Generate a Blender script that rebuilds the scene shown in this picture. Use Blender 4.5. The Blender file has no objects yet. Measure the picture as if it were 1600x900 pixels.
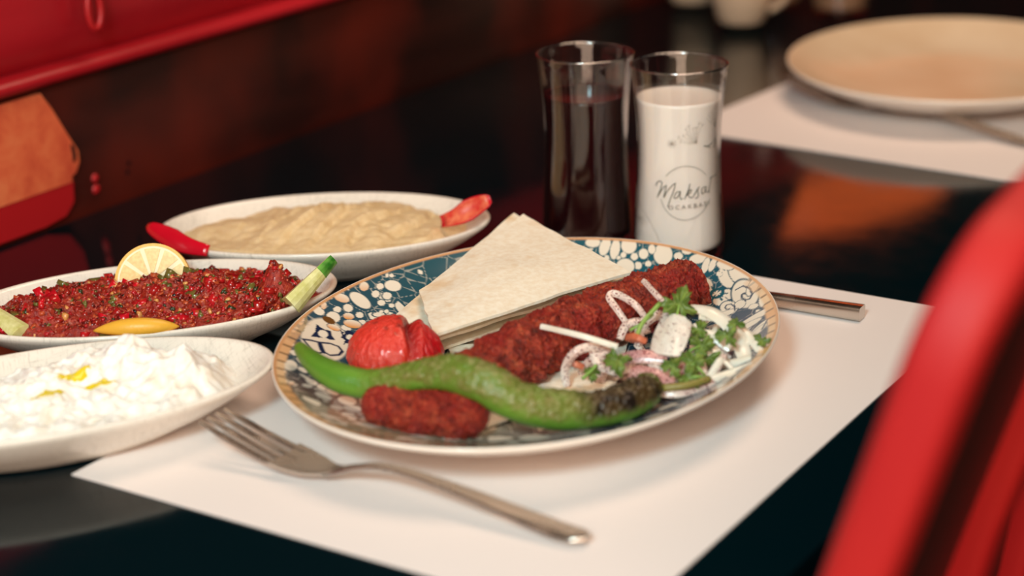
import bpy, bmesh, math, random
import numpy as np
from mathutils import Vector, Matrix, noise

random.seed(7)
SC = bpy.context.scene
COL = SC.collection
PI = math.pi

# ------------------------------------------------------------------ camera
cam_d = bpy.data.cameras.new('camera')
cam_d.sensor_width = 36.0
cam_d.lens = 2997.7 * 36.0 / 1600.0
cam_d.clip_start = 0.02
cam_d.clip_end = 50
cam = bpy.data.objects.new('camera', cam_d)
COL.objects.link(cam)
pitch, yaw, roll = 0.3406, -0.5708, -0.0276
fwd = Vector((math.sin(yaw)*math.cos(pitch), math.cos(yaw)*math.cos(pitch), -math.sin(pitch)))
rgt = Vector((math.cos(yaw), -math.sin(yaw), 0))
upv = rgt.cross(fwd)
r2 = rgt*math.cos(roll) + upv*math.sin(roll)
u2 = -rgt*math.sin(roll) + upv*math.cos(roll)
cam.matrix_world = Matrix(((r2.x, u2.x, -fwd.x, 0.6337), (r2.y, u2.y, -fwd.y, -0.5913), (r2.z, u2.z, -fwd.z, 0.387), (0, 0, 0, 1)))
cam_d.dof.use_dof = True
cam_d.dof.focus_distance = 1.06
cam_d.dof.aperture_fstop = 4.0
cam_d.dof.aperture_blades = 0
SC.camera = cam

# ------------------------------------------------------------------ world, lights, exposure
SC.view_settings.view_transform = 'Standard'
SC.view_settings.look = 'None'
SC.view_settings.exposure = 0.0
SC.view_settings.gamma = 1.0
SC.view_settings.use_curve_mapping = False
wd = bpy.data.worlds.new('room_dark')
SC.world = wd
wd.use_nodes = True
wd.node_tree.nodes['Background'].inputs[0].default_value = (0.35, 0.62, 0.75, 1)
wd.node_tree.nodes['Background'].inputs[1].default_value = 0.004

def area(name, loc, target, size, power, color, shape='DISK'):
    l = bpy.data.lights.new(name, 'AREA')
    l.shape = shape
    l.size = size
    l.energy = power
    l.color = color
    o = bpy.data.objects.new(name, l)
    COL.objects.link(o)
    o.location = loc
    o.rotation_euler = (Vector(target)-Vector(loc)).to_track_quat('-Z', 'Y').to_euler()
    return o

area('assumed_key_lamp', (0.51, -0.93, 0.83), (0.13, 0.2, 0), 0.24, 12.5, (0.60, 0.94, 1.0))  # unseen cool lamp assumed behind the camera from the direction of the shadows
area('warm_fill', (1.5, -1.9, 0.95), (0.2, 0.3, 0), 2.2, 70, (1.0, 0.69, 0.505), 'SQUARE')  # unseen broad warm light added behind the camera to fill the shadows
area('added_overhead_lamp', (0.25, 0.85, 1.7), (0.1, 0.75, 0), 0.9, 17, (1.0, 0.70, 0.50))  # unseen warm lamp added overhead to brighten the far part of the table

# ------------------------------------------------------------------ helpers
def tag(o, label=None, cat=None, group=None, kind=None):
    if label: o['label'] = label
    if cat: o['category'] = cat
    if group: o['group'] = group
    if kind: o['kind'] = kind
    return o

def empty(name, loc=(0, 0, 0), rz=0.0):
    o = bpy.data.objects.new(name, None)
    o.empty_display_size = 0.02
    COL.objects.link(o)
    o.location = loc
    o.rotation_euler = (0, 0, rz)
    return o

def mesh(name, V, F, mat, parent=None, smooth=True, cols=None):
    me = bpy.data.meshes.new(name)
    me.from_pydata([tuple(v) for v in V], [], F)
    me.validate()
    if smooth:
        me.polygons.foreach_set('use_smooth', [True]*len(me.polygons))
    if cols is not None:
        a = me.color_attributes.new('Col', 'FLOAT_COLOR', 'POINT')
        c = np.ones((len(V), 4), np.float32)
        c[:, :3] = np.asarray(cols, np.float32)
        a.data.foreach_set('color', c.ravel())
    me.materials.append(mat)
    me.update()
    o = bpy.data.objects.new(name, me)
    COL.objects.link(o)
    if parent: o.parent = parent
    return o

def fix_normals(o):
    bm = bmesh.new(); bm.from_mesh(o.data)
    bmesh.ops.recalc_face_normals(bm, faces=bm.faces)
    bm.to_mesh(o.data); bm.free()
    return o

def auto_smooth(o, ang=40):
    me = o.data
    bm = bmesh.new(); bm.from_mesh(me)
    for e in bm.edges:
        if len(e.link_faces) == 2 and e.calc_face_angle(0) > math.radians(ang):
            e.smooth = False
    bm.to_mesh(me); bm.free()
    return o

def srgb(r, g, b):
    f = lambda c: (c/255/12.92) if c <= 10 else ((c/255+0.055)/1.055)**2.4
    return (f(r), f(g), f(b))

class Mat:
    def __init__(s, name, base=(0.5, 0.5, 0.5), rough=0.5, spec=0.5, metal=0.0, **kw):
        m = bpy.data.materials.new(name); m.use_nodes = True
        s.m = m; s.nt = m.node_tree; s.b = s.nt.nodes['Principled BSDF']
        s.b.inputs['Base Color'].default_value = (*base, 1)
        s.b.inputs['Roughness'].default_value = rough
        s.b.inputs['Specular IOR Level'].default_value = spec
        s.b.inputs['Metallic'].default_value = metal
        for k, v in kw.items():
            s.b.inputs[k.replace('_', ' ')].default_value = v
        s.tc = None
    def n(s, t, **kw):
        x = s.nt.nodes.new(t)
        for k, v in kw.items():
            if k in x.inputs: x.inputs[k].default_value = v
            else: setattr(x, k, v)
        return x
    def l(s, a, b): s.nt.links.new(a, b)
    def coord(s, scale=(1, 1, 1), rot=(0, 0, 0)):
        if s.tc is None: s.tc = s.n('ShaderNodeTexCoord')
        mp = s.n('ShaderNodeMapping')
        mp.inputs['Scale'].default_value = scale
        mp.inputs['Rotation'].default_value = rot
        s.l(s.tc.outputs['Object'], mp.inputs[0])
        return mp.outputs[0]
    def noise(s, scale, detail=3, rough=0.5, co=None, dist=0.0):
        x = s.n('ShaderNodeTexNoise')
        x.inputs['Scale'].default_value = scale; x.inputs['Detail'].default_value = detail
        x.inputs['Roughness'].default_value = rough; x.inputs['Distortion'].default_value = dist
        s.l(co if co is not None else s.coord(), x.inputs['Vector'])
        return x.outputs['Fac']
    def voro(s, scale, feature='F1', co=None):
        x = s.n('ShaderNodeTexVoronoi'); x.feature = feature
        x.inputs['Scale'].default_value = scale
        s.l(co if co is not None else s.coord(), x.inputs['Vector'])
        return x.outputs[0]
    def ramp(s, fac, stops):
        x = s.n('ShaderNodeValToRGB')
        e = x.color_ramp.elements
        while len(e) < len(stops): e.new(0.5)
        for i, (p, c) in enumerate(stops):
            e[i].position = p; e[i].color = (*c, 1)
        s.l(fac, x.inputs[0])
        return x.outputs[0]
    def mix(s, fac, a, b, mode='MIX'):
        x = s.n('ShaderNodeMix'); x.data_type = 'RGBA'; x.blend_type = mode
        if isinstance(fac, float): x.inputs[0].default_value = fac
        else: s.l(fac, x.inputs[0])
        for i, v in ((6, a), (7, b)):
            if isinstance(v, tuple): x.inputs[i].default_value = (*v, 1)
            else: s.l(v, x.inputs[i])
        return x.outputs[2]
    def attr(s, name='Col'):
        x = s.n('ShaderNodeAttribute'); x.attribute_name = name
        return x.outputs['Color']
    def base(s, c): s.l(c, s.b.inputs['Base Color']); return s
    def rough(s, c): s.l(c, s.b.inputs['Roughness']); return s
    def bump(s, h, strength=0.3, dist=0.001):
        x = s.n('ShaderNodeBump'); x.inputs['Strength'].default_value = strength
        x.inputs['Distance'].default_value = dist
        s.l(h, x.inputs['Height'])
        prev = s.b.inputs['Normal']
        if prev.is_linked: s.l(prev.links[0].from_socket, x.inputs['Normal'])
        s.l(x.outputs[0], prev); return s

def box(V, F, x0, x1, y0, y1, z0, z1):
    b = len(V)
    V += [(x0, y0, z0), (x1, y0, z0), (x1, y1, z0), (x0, y1, z0), (x0, y0, z1), (x1, y0, z1), (x1, y1, z1), (x0, y1, z1)]
    F += [(b, b+3, b+2, b+1), (b+4, b+5, b+6, b+7), (b, b+1, b+5, b+4), (b+1, b+2, b+6, b+5), (b+2, b+3, b+7, b+6), (b+3, b, b+4, b+7)]

def bevel_box(name, x0, x1, y0, y1, z0, z1, mat, parent=None, bev=0.003, seg=2):
    V, F = [], []
    box(V, F, x0, x1, y0, y1, z0, z1)
    o = mesh(name, V, F, mat, parent, smooth=True)
    bm = bmesh.new(); bm.from_mesh(o.data)
    bmesh.ops.bevel(bm, geom=list(bm.edges), offset=bev, segments=seg, profile=0.6, affect='EDGES')
    bm.to_mesh(o.data); bm.free()
    o.data.polygons.foreach_set('use_smooth', [True]*len(o.data.polygons))
    auto_smooth(o, 50)
    return o

def catmull(pts, n):
    P = [Vector(p) for p in pts]
    P = [P[0]*2-P[1]] + P + [P[-1]*2-P[-2]]
    out = []
    m = len(P)-3
    for i in range(n):
        t = i/(n-1)*m
        k = min(int(t), m-1); t -= k
        a, b, c, d = P[k], P[k+1], P[k+2], P[k+3]
        out.append(0.5*((2*b)+(c-a)*t+(2*a-5*b+4*c-d)*t*t+(3*b-a-3*c+d)*t**3))
    return out

def sweep(path, prof, up=(0, 0, 1), scales=None, caps=True, V=None, F=None, twist=None):
    """prof: list of (side, normal) offsets; returns V, F"""
    if V is None: V, F = [], []
    path = [Vector(p) for p in path]
    up = Vector(up); n = len(path); m = len(prof); b0 = len(V)
    for i, p in enumerate(path):
        t = (path[min(i+1, n-1)]-path[max(i-1, 0)]).normalized()
        side = t.cross(up)
        if side.length < 1e-6: side = t.cross(Vector((1, 0.3, 0)))
        side.normalize(); nn = side.cross(t).normalized()
        if twist:
            a = twist[i]; side, nn = side*math.cos(a)+nn*math.sin(a), nn*math.cos(a)-side*math.sin(a)
        s = scales[i] if scales else (1, 1)
        if not isinstance(s, tuple): s = (s, s)
        for (u, v) in prof:
            V.append(tuple(p+side*(u*s[0])+nn*(v*s[1])))
    for i in range(n-1):
        for j in range(m):
            a = b0+i*m+j; b = b0+i*m+(j+1) % m
            F.append((a, b, b+m, a+m))
    if caps:
        F.append(tuple(b0+j for j in range(m))[::-1])
        F.append(tuple(b0+(n-1)*m+j for j in range(m)))
    return V, F

def circ(r, n, ry=None):
    ry = r if ry is None else ry
    return [(r*math.cos(2*PI*k/n), ry*math.sin(2*PI*k/n)) for k in range(n)]

def rrect(w, h, r, seg=3):
    out = []
    for cx, cy, a0 in ((w/2-r, h/2-r, 0), (-w/2+r, h/2-r, 90), (-w/2+r, -h/2+r, 180), (w/2-r, -h/2+r, 270)):
        for k in range(seg+1):
            a = math.radians(a0+90*k/seg)
            out.append((cx+r*math.cos(a), cy+r*math.sin(a)))
    return out

def lathe(prof, n, sx=1.0, sy=1.0):
    """closed lathe from axis to axis; prof: (rho, z) with first and last rho == 0"""
    V, F = [(0, 0, prof[0][1])], []
    rings = prof[1:-1]
    for (r, z) in rings:
        for k in range(n):
            a = 2*PI*k/n
            V.append((r*sx*math.cos(a), r*sy*math.sin(a), z))
    V.append((0, 0, prof[-1][1]))
    last = len(V)-1
    for k in range(n):
        F.append((0, 1+k, 1+(k+1) % n))
        for i in range(len(rings)-1):
            a = 1+i*n+k; b = 1+i*n+(k+1) % n
            F.append((a, a+n, b+n, b))
        i = len(rings)-1
        F.append((last, 1+i*n+(k+1) % n, 1+i*n+k))
    return V, F

def nz(x, y=0.0, z=0.0): return noise.noise(Vector((x, y, z)))
def fbm(x, y, z=0.0, o=4, g=2.1, h=0.5):
    s, a = 0.0, 1.0
    for _ in range(o):
        s += a*noise.noise(Vector((x, y, z))); x *= g; y *= g; z *= g; a *= h
    return s

# ------------------------------------------------------------------ structure: floor, walls
m_floor = Mat('floor_dark', srgb(34, 24, 22), 0.5)
m_floor.base(m_floor.ramp(m_floor.noise(3, 4), [(0.3, srgb(20, 16, 16)), (0.7, srgb(52, 34, 28))]))
V, F = [], []; box(V, F, -0.9, 3.2, -2.2, 3.4, -0.80, -0.75)
tag(mesh('floor', V, F, m_floor.m, smooth=False), kind='structure')

m_wallb = Mat('back_wall_brown', srgb(60, 32, 26), 0.7)
m_wallb.base(m_wallb.ramp(m_wallb.noise(2.5, 3), [(0.3, srgb(40, 22, 20)), (0.7, srgb(84, 46, 36))]))
V, F = [], []; box(V, F, -0.9, 3.2, 3.2, 3.3, -0.75, 2.2)
tag(mesh('wall_back', V, F, m_wallb.m, smooth=False), kind='structure')

m_red = Mat('red_panel', srgb(172, 22, 34), 0.38, 0.5)
m_red.base(m_red.ramp(m_red.noise(9, 4, 0.6, m_red.coord((1, 0.25, 1))), [(0.3, srgb(140, 12, 22)), (0.7, srgb(190, 30, 42))]))
m_red.bump(m_red.noise(60, 3), 0.15, 0.002)
m_board = Mat('varnished_board', srgb(92, 34, 24), 0.32, 0.5)
_co = m_board.coord((30, 1.6, 14))
m_board.base(m_board.mix(m_board.ramp(m_board.noise(5, 3, 0.5), [(0.42, (0, 0, 0)), (0.62, (1, 1, 1))]),
             m_board.ramp(m_board.noise(3, 5, 0.6, _co), [(0.3, srgb(28, 11, 10)), (0.7, srgb(50, 19, 15))]), srgb(92, 27, 17)))
m_up = Mat('upper_wall', srgb(26, 16, 16), 0.7, 0.2)
m_slit = Mat('slit_dark', (0.004, 0.004, 0.005), 0.8, 0.1)
m_tan = Mat('reflected_orange', srgb(226, 112, 72), 0.5, 0.4)  # orange tone stands in for light reflected off the board
m_tan.base(m_tan.ramp(m_tan.noise(28, 5, 0.65), [(0.3, srgb(190, 62, 44)), (0.5, srgb(222, 104, 66)), (0.75, srgb(236, 138, 88))]))
m_tan.bump(m_tan.noise(220, 3), 0.2, 0.0006)
m_redl = Mat('red_leather', srgb(176, 24, 30), 0.42, 0.5)
m_redl.bump(m_redl.noise(160, 3), 0.2, 0.0006)

WX = -0.302
wall = empty('wall_left', (WX, 0.3, -0.75)); tag(wall, kind='structure')
def wbox(name, x0, x1, y0, y1, z0, z1, mat, bev=0.002):
    return bevel_box(name, x0, x1, y0-0.3, y1-0.3, z0+0.75, z1+0.75, mat, wall, bev)
wbox('board', -0.05, 0.0, -1.6, 2.6, -0.75, 0.0945, m_board.m)
wbox('backing', -0.06, -0.022, -1.6, 2.6, 0.09, 0.13, m_slit.m)
V, F = sweep([(0.0, -1.9, 0.75+0.1012), (0.0, 2.3, 0.75+0.1012)], [(0.006*math.cos(a)+(0.004 if math.cos(a) > 0 else -0.014), 0.0050*math.sin(a)) for a in [2*PI*k/16 for k in range(16)]])
tag(fix_normals(mesh('moulding', V, F, m_red.m, wall)), 'red rounded rail below the red panel')
# red padded panel, gently pillowed
V, F = [], []
NY, NZ = 60, 14
for i in range(NY+1):
    for j in range(NZ+1):
        y = -1.9+4.2*i/NY; t = j/NZ
        z = 0.75+0.1050+0.148*t
        x = -0.004+0.012*math.sin(min(t*6, 1.0)*PI/2) - 0.008 + 0.0015*nz(y*5, t*4)
        V.append((x, y, z))
for i in range(NY):
    for j in range(NZ):
        a = i*(NZ+1)+j
        F.append((a, a+NZ+1, a+NZ+2, a+1))
tag(mesh('padded_panel', V, F, m_red.m, wall), 'red upholstered panel along the table')
wbox('upper_wall', -0.05, -0.006, -1.6, 2.6, 0.250, 2.0, m_up.m)
# orange patch with tab and eyelet, modelled in place of reflected light
pp = [(-0.25, 0.092), (0.288, 0.092), (0.2965, 0.080), (0.3045, 0.066), (0.3115, 0.054), (0.3165, 0.046), (0.3165, 0.038), (0.3125, 0.0315), (0.3085, 0.030), (0.308, 0.026), (-0.25, 0.026)]
V, F = [], []
for x in (0.0005, 0.0045):
    for y, z in pp: V.append((x, y-0.3, z+0.75))
k = len(pp)
F = [tuple(range(k))[::-1], tuple(range(k, 2*k))] + [(i, (i+1) % k, (i+1) % k+k, i+k) for i in range(k)]
tag(auto_smooth(fix_normals(mesh('reflected_patch', V, F, m_tan.m, wall))), 'orange patch standing in for reflected light, with a slotted tab')
pp2 = [(-0.25, 0.0262), (0.3095, 0.0262), (0.3085, 0.012), (0.300, 0.004), (0.28, 0.0015), (-0.25, 0.0015)]  # redder lower part of the same stand-in for reflected light
V = []
for x in (0.0005, 0.0040):
    for y, z in pp2: V.append((x, y-0.3, z+0.75))
k = len(pp2)
F = [tuple(range(k))[::-1], tuple(range(k, 2*k))] + [(i, (i+1) % k, (i+1) % k+k, i+k) for i in range(k)]
tag(auto_smooth(fix_normals(mesh('patch_skirt', V, F, m_redl.m, wall))), 'deep red lower strip of the reflected light patch')
V, F = sweep(catmull([(0.0047, 0.3105-0.3, 0.75+0.052), (0.0047, 0.3122-0.3, 0.75+0.045), (0.0047, 0.3115-0.3, 0.75+0.039)], 7), circ(0.0014, 8), up=(1, 0, 0), scales=[0.4, 0.9, 1, 1, 1, 0.9, 0.4])
tag(mesh('eyelet_slot', V, F, m_slit.m, wall), 'dark slot in the orange tab')
def dome(name, y, z, r, mat, h=0.002):
    V, F = [], []
    for i in range(5):
        a = i/4*PI/2
        for j in range(10):
            b = 2*PI*j/10
            V.append((0.0003+h*math.sin(a), y-0.3+r*math.cos(a)*math.cos(b), z+0.75+r*math.cos(a)*math.sin(b)))
    for i in range(4):
        for j in range(10):
            F.append((i*10+j, i*10+(j+1) % 10, i*10+10+(j+1) % 10, i*10+10+j))
    F.append(tuple(40+j for j in range(10)))
    return fix_normals(mesh(name, V, F, mat, wall))
tag(dome('stud', 0.3335, 0.0215, 0.0032, m_redl.m), 'small red stud on the board')
tag(dome('stud', 0.3335, 0.0135, 0.0036, m_redl.m), 'small red stud on the board')
for y, z in ((0.262, 0.0085), (0.368, 0.0235), (0.366, 0.0175)):
    tag(dome('nail_hole', y, z, 0.0018, m_slit.m, 0.0006), 'dark nail hole in the board')
# drop handle on the red panel
hy, hz = 0.3373, 0.1403
V, F = sweep([(0.012, hy-0.3+0.0062*math.cos(a), 0.75+hz+0.0135*math.sin(a)) for a in [2*PI*k/28 for k in range(29)]], circ(0.0022, 8), up=(1, 0, 0), caps=False)
hd = tag(fix_normals(mesh('drop_handle', V, F, m_redl.m, wall)), 'red oval drop ring on the panel')
V, F = lathe([(0, 0), (0.008, 0), (0.008, 0.003), (0.005, 0.006), (0, 0.0065)], 20)
V = [(0.004+z, hy-0.3+x, 0.75+hz+0.016+y) for x, y, z in V]
mesh('mount', V, F, m_redl.m, hd)

# ------------------------------------------------------------------ unseen orange wall lamp assumed further along the wall, added for its tabletop reflection
m_glow = Mat('assumed_lamp_glow', srgb(200, 70, 30), 0.5)
m_glow.b.inputs['Emission Color'].default_value = (1.0, 0.17, 0.03, 1)
m_glow.b.inputs['Emission Strength'].default_value = 1.3
m_brass = Mat('dark_brass', srgb(120, 84, 44), 0.35, 0.5, metal=1.0)
lamp = empty('assumed_wall_lamp', (WX-0.006, 1.86, 0.262))
tag(lamp, 'assumed orange half round wall lamp high above the far end of the table, unseen, added for its reflection', 'assumed wall lamp')
V, F = [], []
n = 24
for k in (0, 1):
    for i in range(n+1):
        a = -PI/2+PI*i/n
        rr_ = (0.13, 0.15)[k]
        V.append((0.008+rr_*0.75*math.cos(a), rr_*1.9*math.sin(a), (0.0, 0.12)[k]))
for i in range(n): F.append((i, i+1, n+2+i, n+1+i))
sh = fix_normals(mesh('assumed_lamp_shade', V, F, m_glow.m, lamp))
sh.modifiers.new('thickness', 'SOLIDIFY').thickness = 0.004
bevel_box('assumed_lamp_plate', 0.0005, 0.008, -0.05, 0.05, 0.015, 0.105, m_brass.m, lamp, 0.002, 2)

# ------------------------------------------------------------------ table
m_table = Mat('black_tabletop', (0.0003, 0.0066, 0.0092), 0.09, 0.32)
m_table.rough(m_table.ramp(m_table.noise(40, 4, 0.6), [(0.3, (0.07,)*3), (0.7, (0.13,)*3)]))
m_iron = Mat('black_iron', (0.006, 0.007, 0.008), 0.45)
table = empty('dining_table', (0.015, 0.45, -0.75))
tag(table, 'long glossy black dining table carrying the whole meal', 'table')
bevel_box('tabletop', -0.312, 0.325, -1.35, 1.05, 0.715, 0.75, m_table.m, table, 0.0025, 2)
for x in (-0.25, 0.24):
    for y in (-1.2, 0.0, 0.95):
        bevel_box('leg', x-0.02, x+0.02, y-0.02, y+0.02, 0.0, 0.7155, m_iron.m, table, 0.003, 1)
for x in (-0.25, 0.24):
    bevel_box('apron', x-0.01, x+0.01, -1.2, 0.95, 0.655, 0.716, m_iron.m, table, 0.002, 1)

# ------------------------------------------------------------------ paper place mats
m_paper = Mat('white_paper', srgb(238, 228, 224), 0.75, 0.25)
m_paper.bump(m_paper.noise(18, 3), 0.08, 0.002)
def placemat(name, x0, y0, w, d, rz, label):
    V, F = [], []
    N = 12
    for k, zz in enumerate((0.0002, 0.0008)):
        for i in range(N+1):
            for j in range(N+1):
                V.append((w*i/N, d*j/N, zz))
    M1 = (N+1)**2
    for i in range(N):
        for j in range(N):
            a = i*(N+1)+j
            F.append((a, a+1, a+N+2, a+N+1)); F.append((M1+a, M1+a+N+1, M1+a+N+2, M1+a+1))
    for i in range(N):
        a, b = i*(N+1), (i+1)*(N+1); F.append((a, b, M1+b, M1+a))
        a, b = i*(N+1)+N, (i+1)*(N+1)+N; F.append((b, a, M1+a, M1+b))
        a, b = i, i+1; F.append((b, a, M1+a, M1+b))
        a, b = N*(N+1)+i, N*(N+1)+i+1; F.append((a, b, M1+b, M1+a))
    o = mesh(name, V, F, m_paper.m, smooth=False)
    o.location = (x0, y0, 0); o.rotation_euler = (0, 0, rz)
    tag(o, label, 'placemat', 'paper place mats')
placemat('placemat', 0, 0, 0.30, 0.4136, 0, 'white paper placemat under the kebab plate and fork')
placemat('placemat', -0.040, 0.700, 0.30, 0.4136, math.radians(-4.5), 'white paper placemat under the empty plate in the background')

# ------------------------------------------------------------------ patterned oval plate
MOTIFS=[('c',-37.43,103.92,0.0321,-0.0777,-0.0386,-0.0178),('w',45.51,108.5,0.0833,-0.2091,-0.17,-0.1441),('w',17.18,113.58,0.0296,-0.1621,-0.1817,-0.0011),('w',38.49,112.82,0.2388,-0.4422,-0.2325,-0.3408),('w',30.36,111.23,0.2257,-0.4152,-0.2003,-0.3096),('w',34.95,106.49,0.1909,-0.3551,-0.2035,-0.2987),('w',26.51,105.54,0.2261,-0.4148,-0.2434,-0.3315),('w',5.15,107.29,0.2356,-0.4203,-0.2174,-0.3427),('w',4.37,113.95,0.1345,-0.3946,-0.2286,-0.1388),('w',-2.9,116.52,0.2418,-0.4235,-0.1866,-0.3778),('w',-11.4,114.0,0.1002,-0.2754,-0.1604,-0.1052),('w',0.37,103.03,0.2534,-0.4527,-0.2604,-0.4221),('w',15.54,101.14,0.1528,-0.279,-0.2856,-0.4131),('w',22.07,99.93,0.3775,-0.6958,-0.3546,-0.4922),('w',19.2,101.55,0.4277,-0.7836,-0.4349,-0.6187),('w',29.38,100.68,0.3051,-0.5662,-0.3436,-0.454),('w',-13.26,105.13,0.1613,-0.3478,-0.2489,-0.2422),('w',52.45,113.01,0.3629,-0.6816,-0.4399,-0.5857),('w',50.26,114.69,0.5482,-1.0215,-0.3718,-0.4881),('w',-14.77,121.03,0.0903,-0.3109,-0.2391,-0.0448),('o',-1.91,110.02,0.1491,-0.3345,-0.2247,-0.2485),('o',-19.77,108.79,0.101,-0.2721,-0.294,-0.1599),('o',-6.4,105.12,0.0903,-0.1976,-0.1883,-0.1763),('p',30.08,118.3,0.1898,-0.3447,-0.1523,-0.2378),('p',8.86,120.44,0.082,-0.2399,-0.2161,-0.1273),('p',-7.5,122.12,0.3349,-0.5764,-0.1436,-0.2831),('b',-16.72,113.66,0.0922,-0.2824,-0.2815,-0.1207),('g',-32.7,119.76,0.2333,-0.4726,-0.0806,-0.1024),('p',-32.7,120.93,0.2919,-0.5909,-0.1078,-0.137),('g',-42.34,115.52,0.2025,-0.1036,0.114,-0.6993),('g',-54.98,115.49,0.2702,-0.154,0.128,-0.6787),('p',-45.85,116.85,0.272,-0.1503,0.1693,-0.995),('w',-84.45,95.94,0.1447,-0.2677,-0.078,-0.148),('w',-73.3,95.55,0.0751,-0.2387,-0.4802,0.1427),('w',-80.74,91.01,0.153,-0.3572,-0.3164,-0.1236),('w',-89.16,80.65,0.1324,-0.2838,-0.2495,-0.0919),('w',-96.57,78.7,0.1813,-0.3318,-0.2027,-0.3354),('w',-88.43,74.57,0.139,-0.2795,-0.186,-0.1336),('w',-88.54,69.3,0.1316,-0.2834,-0.2923,-0.0948),('w',-91.46,59.15,0.1073,-0.1919,-0.1047,-0.1021),('w',-99.6,67.81,0.1019,-0.2128,-0.2335,-0.0633),('w',-99.66,51.1,0.099,-0.1765,-0.141,-0.1432),('w',-75.77,87.45,0.0533,-0.1549,-0.6354,0.1782),('w',-107.35,55.46,0.1496,-0.276,-0.1848,-0.2045),('w',-110.99,46.93,0.1536,-0.2704,-0.1307,-0.2564),('w',-87.5,84.91,0.1022,-0.25,-0.6406,0.0339),('p',-104.74,82.65,0.3471,-0.5539,-0.0746,-0.5464),('p',-96.44,92.38,0.402,-0.6402,-0.079,-0.4597),('p',-80.78,103.48,0.3926,-0.6291,-0.1135,-0.4145),('p',-109.14,37.92,0.1534,-0.2624,-0.0864,-0.1672),('w',117.72,-53.46,0.0865,-0.2338,-0.1304,0.0251),('w',122.79,-63.82,0.168,-0.2283,-0.0556,-0.0677),('w',123.08,-71.29,0.1652,-0.1828,-0.0178,-0.0914),('w',106.72,-70.6,0.1001,-0.2791,-0.2207,0.0746),('w',100.98,-68.17,0.0866,-0.2392,-0.2294,0.0586),('w',105.48,-56.98,0.0923,-0.1614,-0.2501,-0.1291),('w',147.04,-16.12,0.0668,-0.1703,-0.115,-0.0053),('w',143.37,-39.24,0.0908,-0.1824,-0.2198,-0.0442),('w',136.92,-46.34,0.0493,-0.4379,-0.1557,0.0835),('w',137.08,-50.43,0.0168,-0.4627,-0.1731,0.1128),('w',135.04,-58.89,0.045,-0.1813,-0.2722,0.1138),('w',127.78,-57.94,0.198,-0.5443,-0.4572,0.0963),('w',102.62,-81.96,0.0458,-0.1312,-0.0788,0.0336),('w',91.95,-76.38,0.0728,-0.2039,-0.1529,0.051),('w',93.07,-82.37,0.1737,-0.2846,-0.1664,-0.1229),('w',86.82,-92.31,0.1811,-0.3605,-0.321,-0.0455),('w',72.83,-98.07,0.0459,-0.0829,-0.1974,-0.1488),('w',65.19,-96.43,0.0633,-0.1149,-0.2228,-0.157),('w',59.63,-107.73,0.0631,-0.1141,-0.1442,-0.199),('w',53.41,-106.1,0.0891,-0.1533,-0.1377,-0.2998),('w',94.01,-96.13,0.0458,-0.3152,-0.1096,0.1001),('w',108.74,-84.26,-0.0052,-0.2914,-0.1215,0.1212),('w',76.76,-106.22,0.1151,-0.4511,-0.1508,0.122),('w',86.03,-76.04,0.0677,-0.1279,-0.2983,-0.1216),('w',150.39,-29.74,0.1197,-0.3148,-0.3351,0.003),('w',145.96,-26.13,0.1396,-0.3629,-0.3218,0.0016),('w',138.2,-25.95,0.1666,-0.4303,-0.3567,0.003),('t',109.58,-63.04,0.1159,-0.2075,-0.1574,-0.0563),('w',109.58,-63.04,0.198,-0.3536,-0.3113,-0.1223),('w',147.78,28.85,0.0852,-0.2,-0.2627,-0.0863),('w',147.13,20.85,0.0404,-0.3058,-0.1403,0.0229),('w',146.63,14.13,0.0901,-0.3318,-0.1259,-0.0012),('w',151.3,7.22,0.0828,-0.2025,-0.1478,-0.0292),('w',143.26,7.45,0.2194,-0.5332,-0.4108,-0.0841),('w',140.58,9.27,0.294,-0.7109,-0.5483,-0.1203),('w',138.87,16.2,0.2546,-0.6071,-0.4093,-0.1086),('w',143.35,0.47,0.1741,-0.4287,-0.3303,-0.0525),('w',146.33,-4.16,0.1327,-0.3305,-0.2356,-0.03),('w',136.56,-4.61,0.1747,-0.4317,-0.3019,-0.0384),('w',138.71,-10.11,0.1922,-0.4812,-0.4159,-0.0384),('w',134.45,2.66,0.0708,-0.1721,-0.1475,-0.0276),('w',150.59,-7.69,0.1709,-0.4299,-0.2519,-0.0284)]
POLYS=[('n',[(-27.58,114.92),(-27.52,112.41),(-26.98,110.03),(-24.54,107.74),(-28.24,105.28),(-30.68,101.7),(-33.07,103.39),(-34.15,105.84),(-37.76,107.16),(-41.47,109.55),(-35.85,110.81)]),('n',[(-19.53,102.72),(-14.51,103.88),(-13.72,102.14),(-13.62,100.02),(-19.01,97.27),(-25.45,95.46),(-27.0,96.89),(-30.0,97.09),(-25.01,99.11),(-24.95,101.93)]),('n',[(-18.48,106.04),(-18.6,103.25),(-22.35,102.26)])]
MOTIFS2=[('w',-31.95,108.27,0.1498,-0.384,-0.2089,-0.149),('w',-19.62,99.4,0.2622,-0.4595,-0.2057,-0.3839)]
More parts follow.
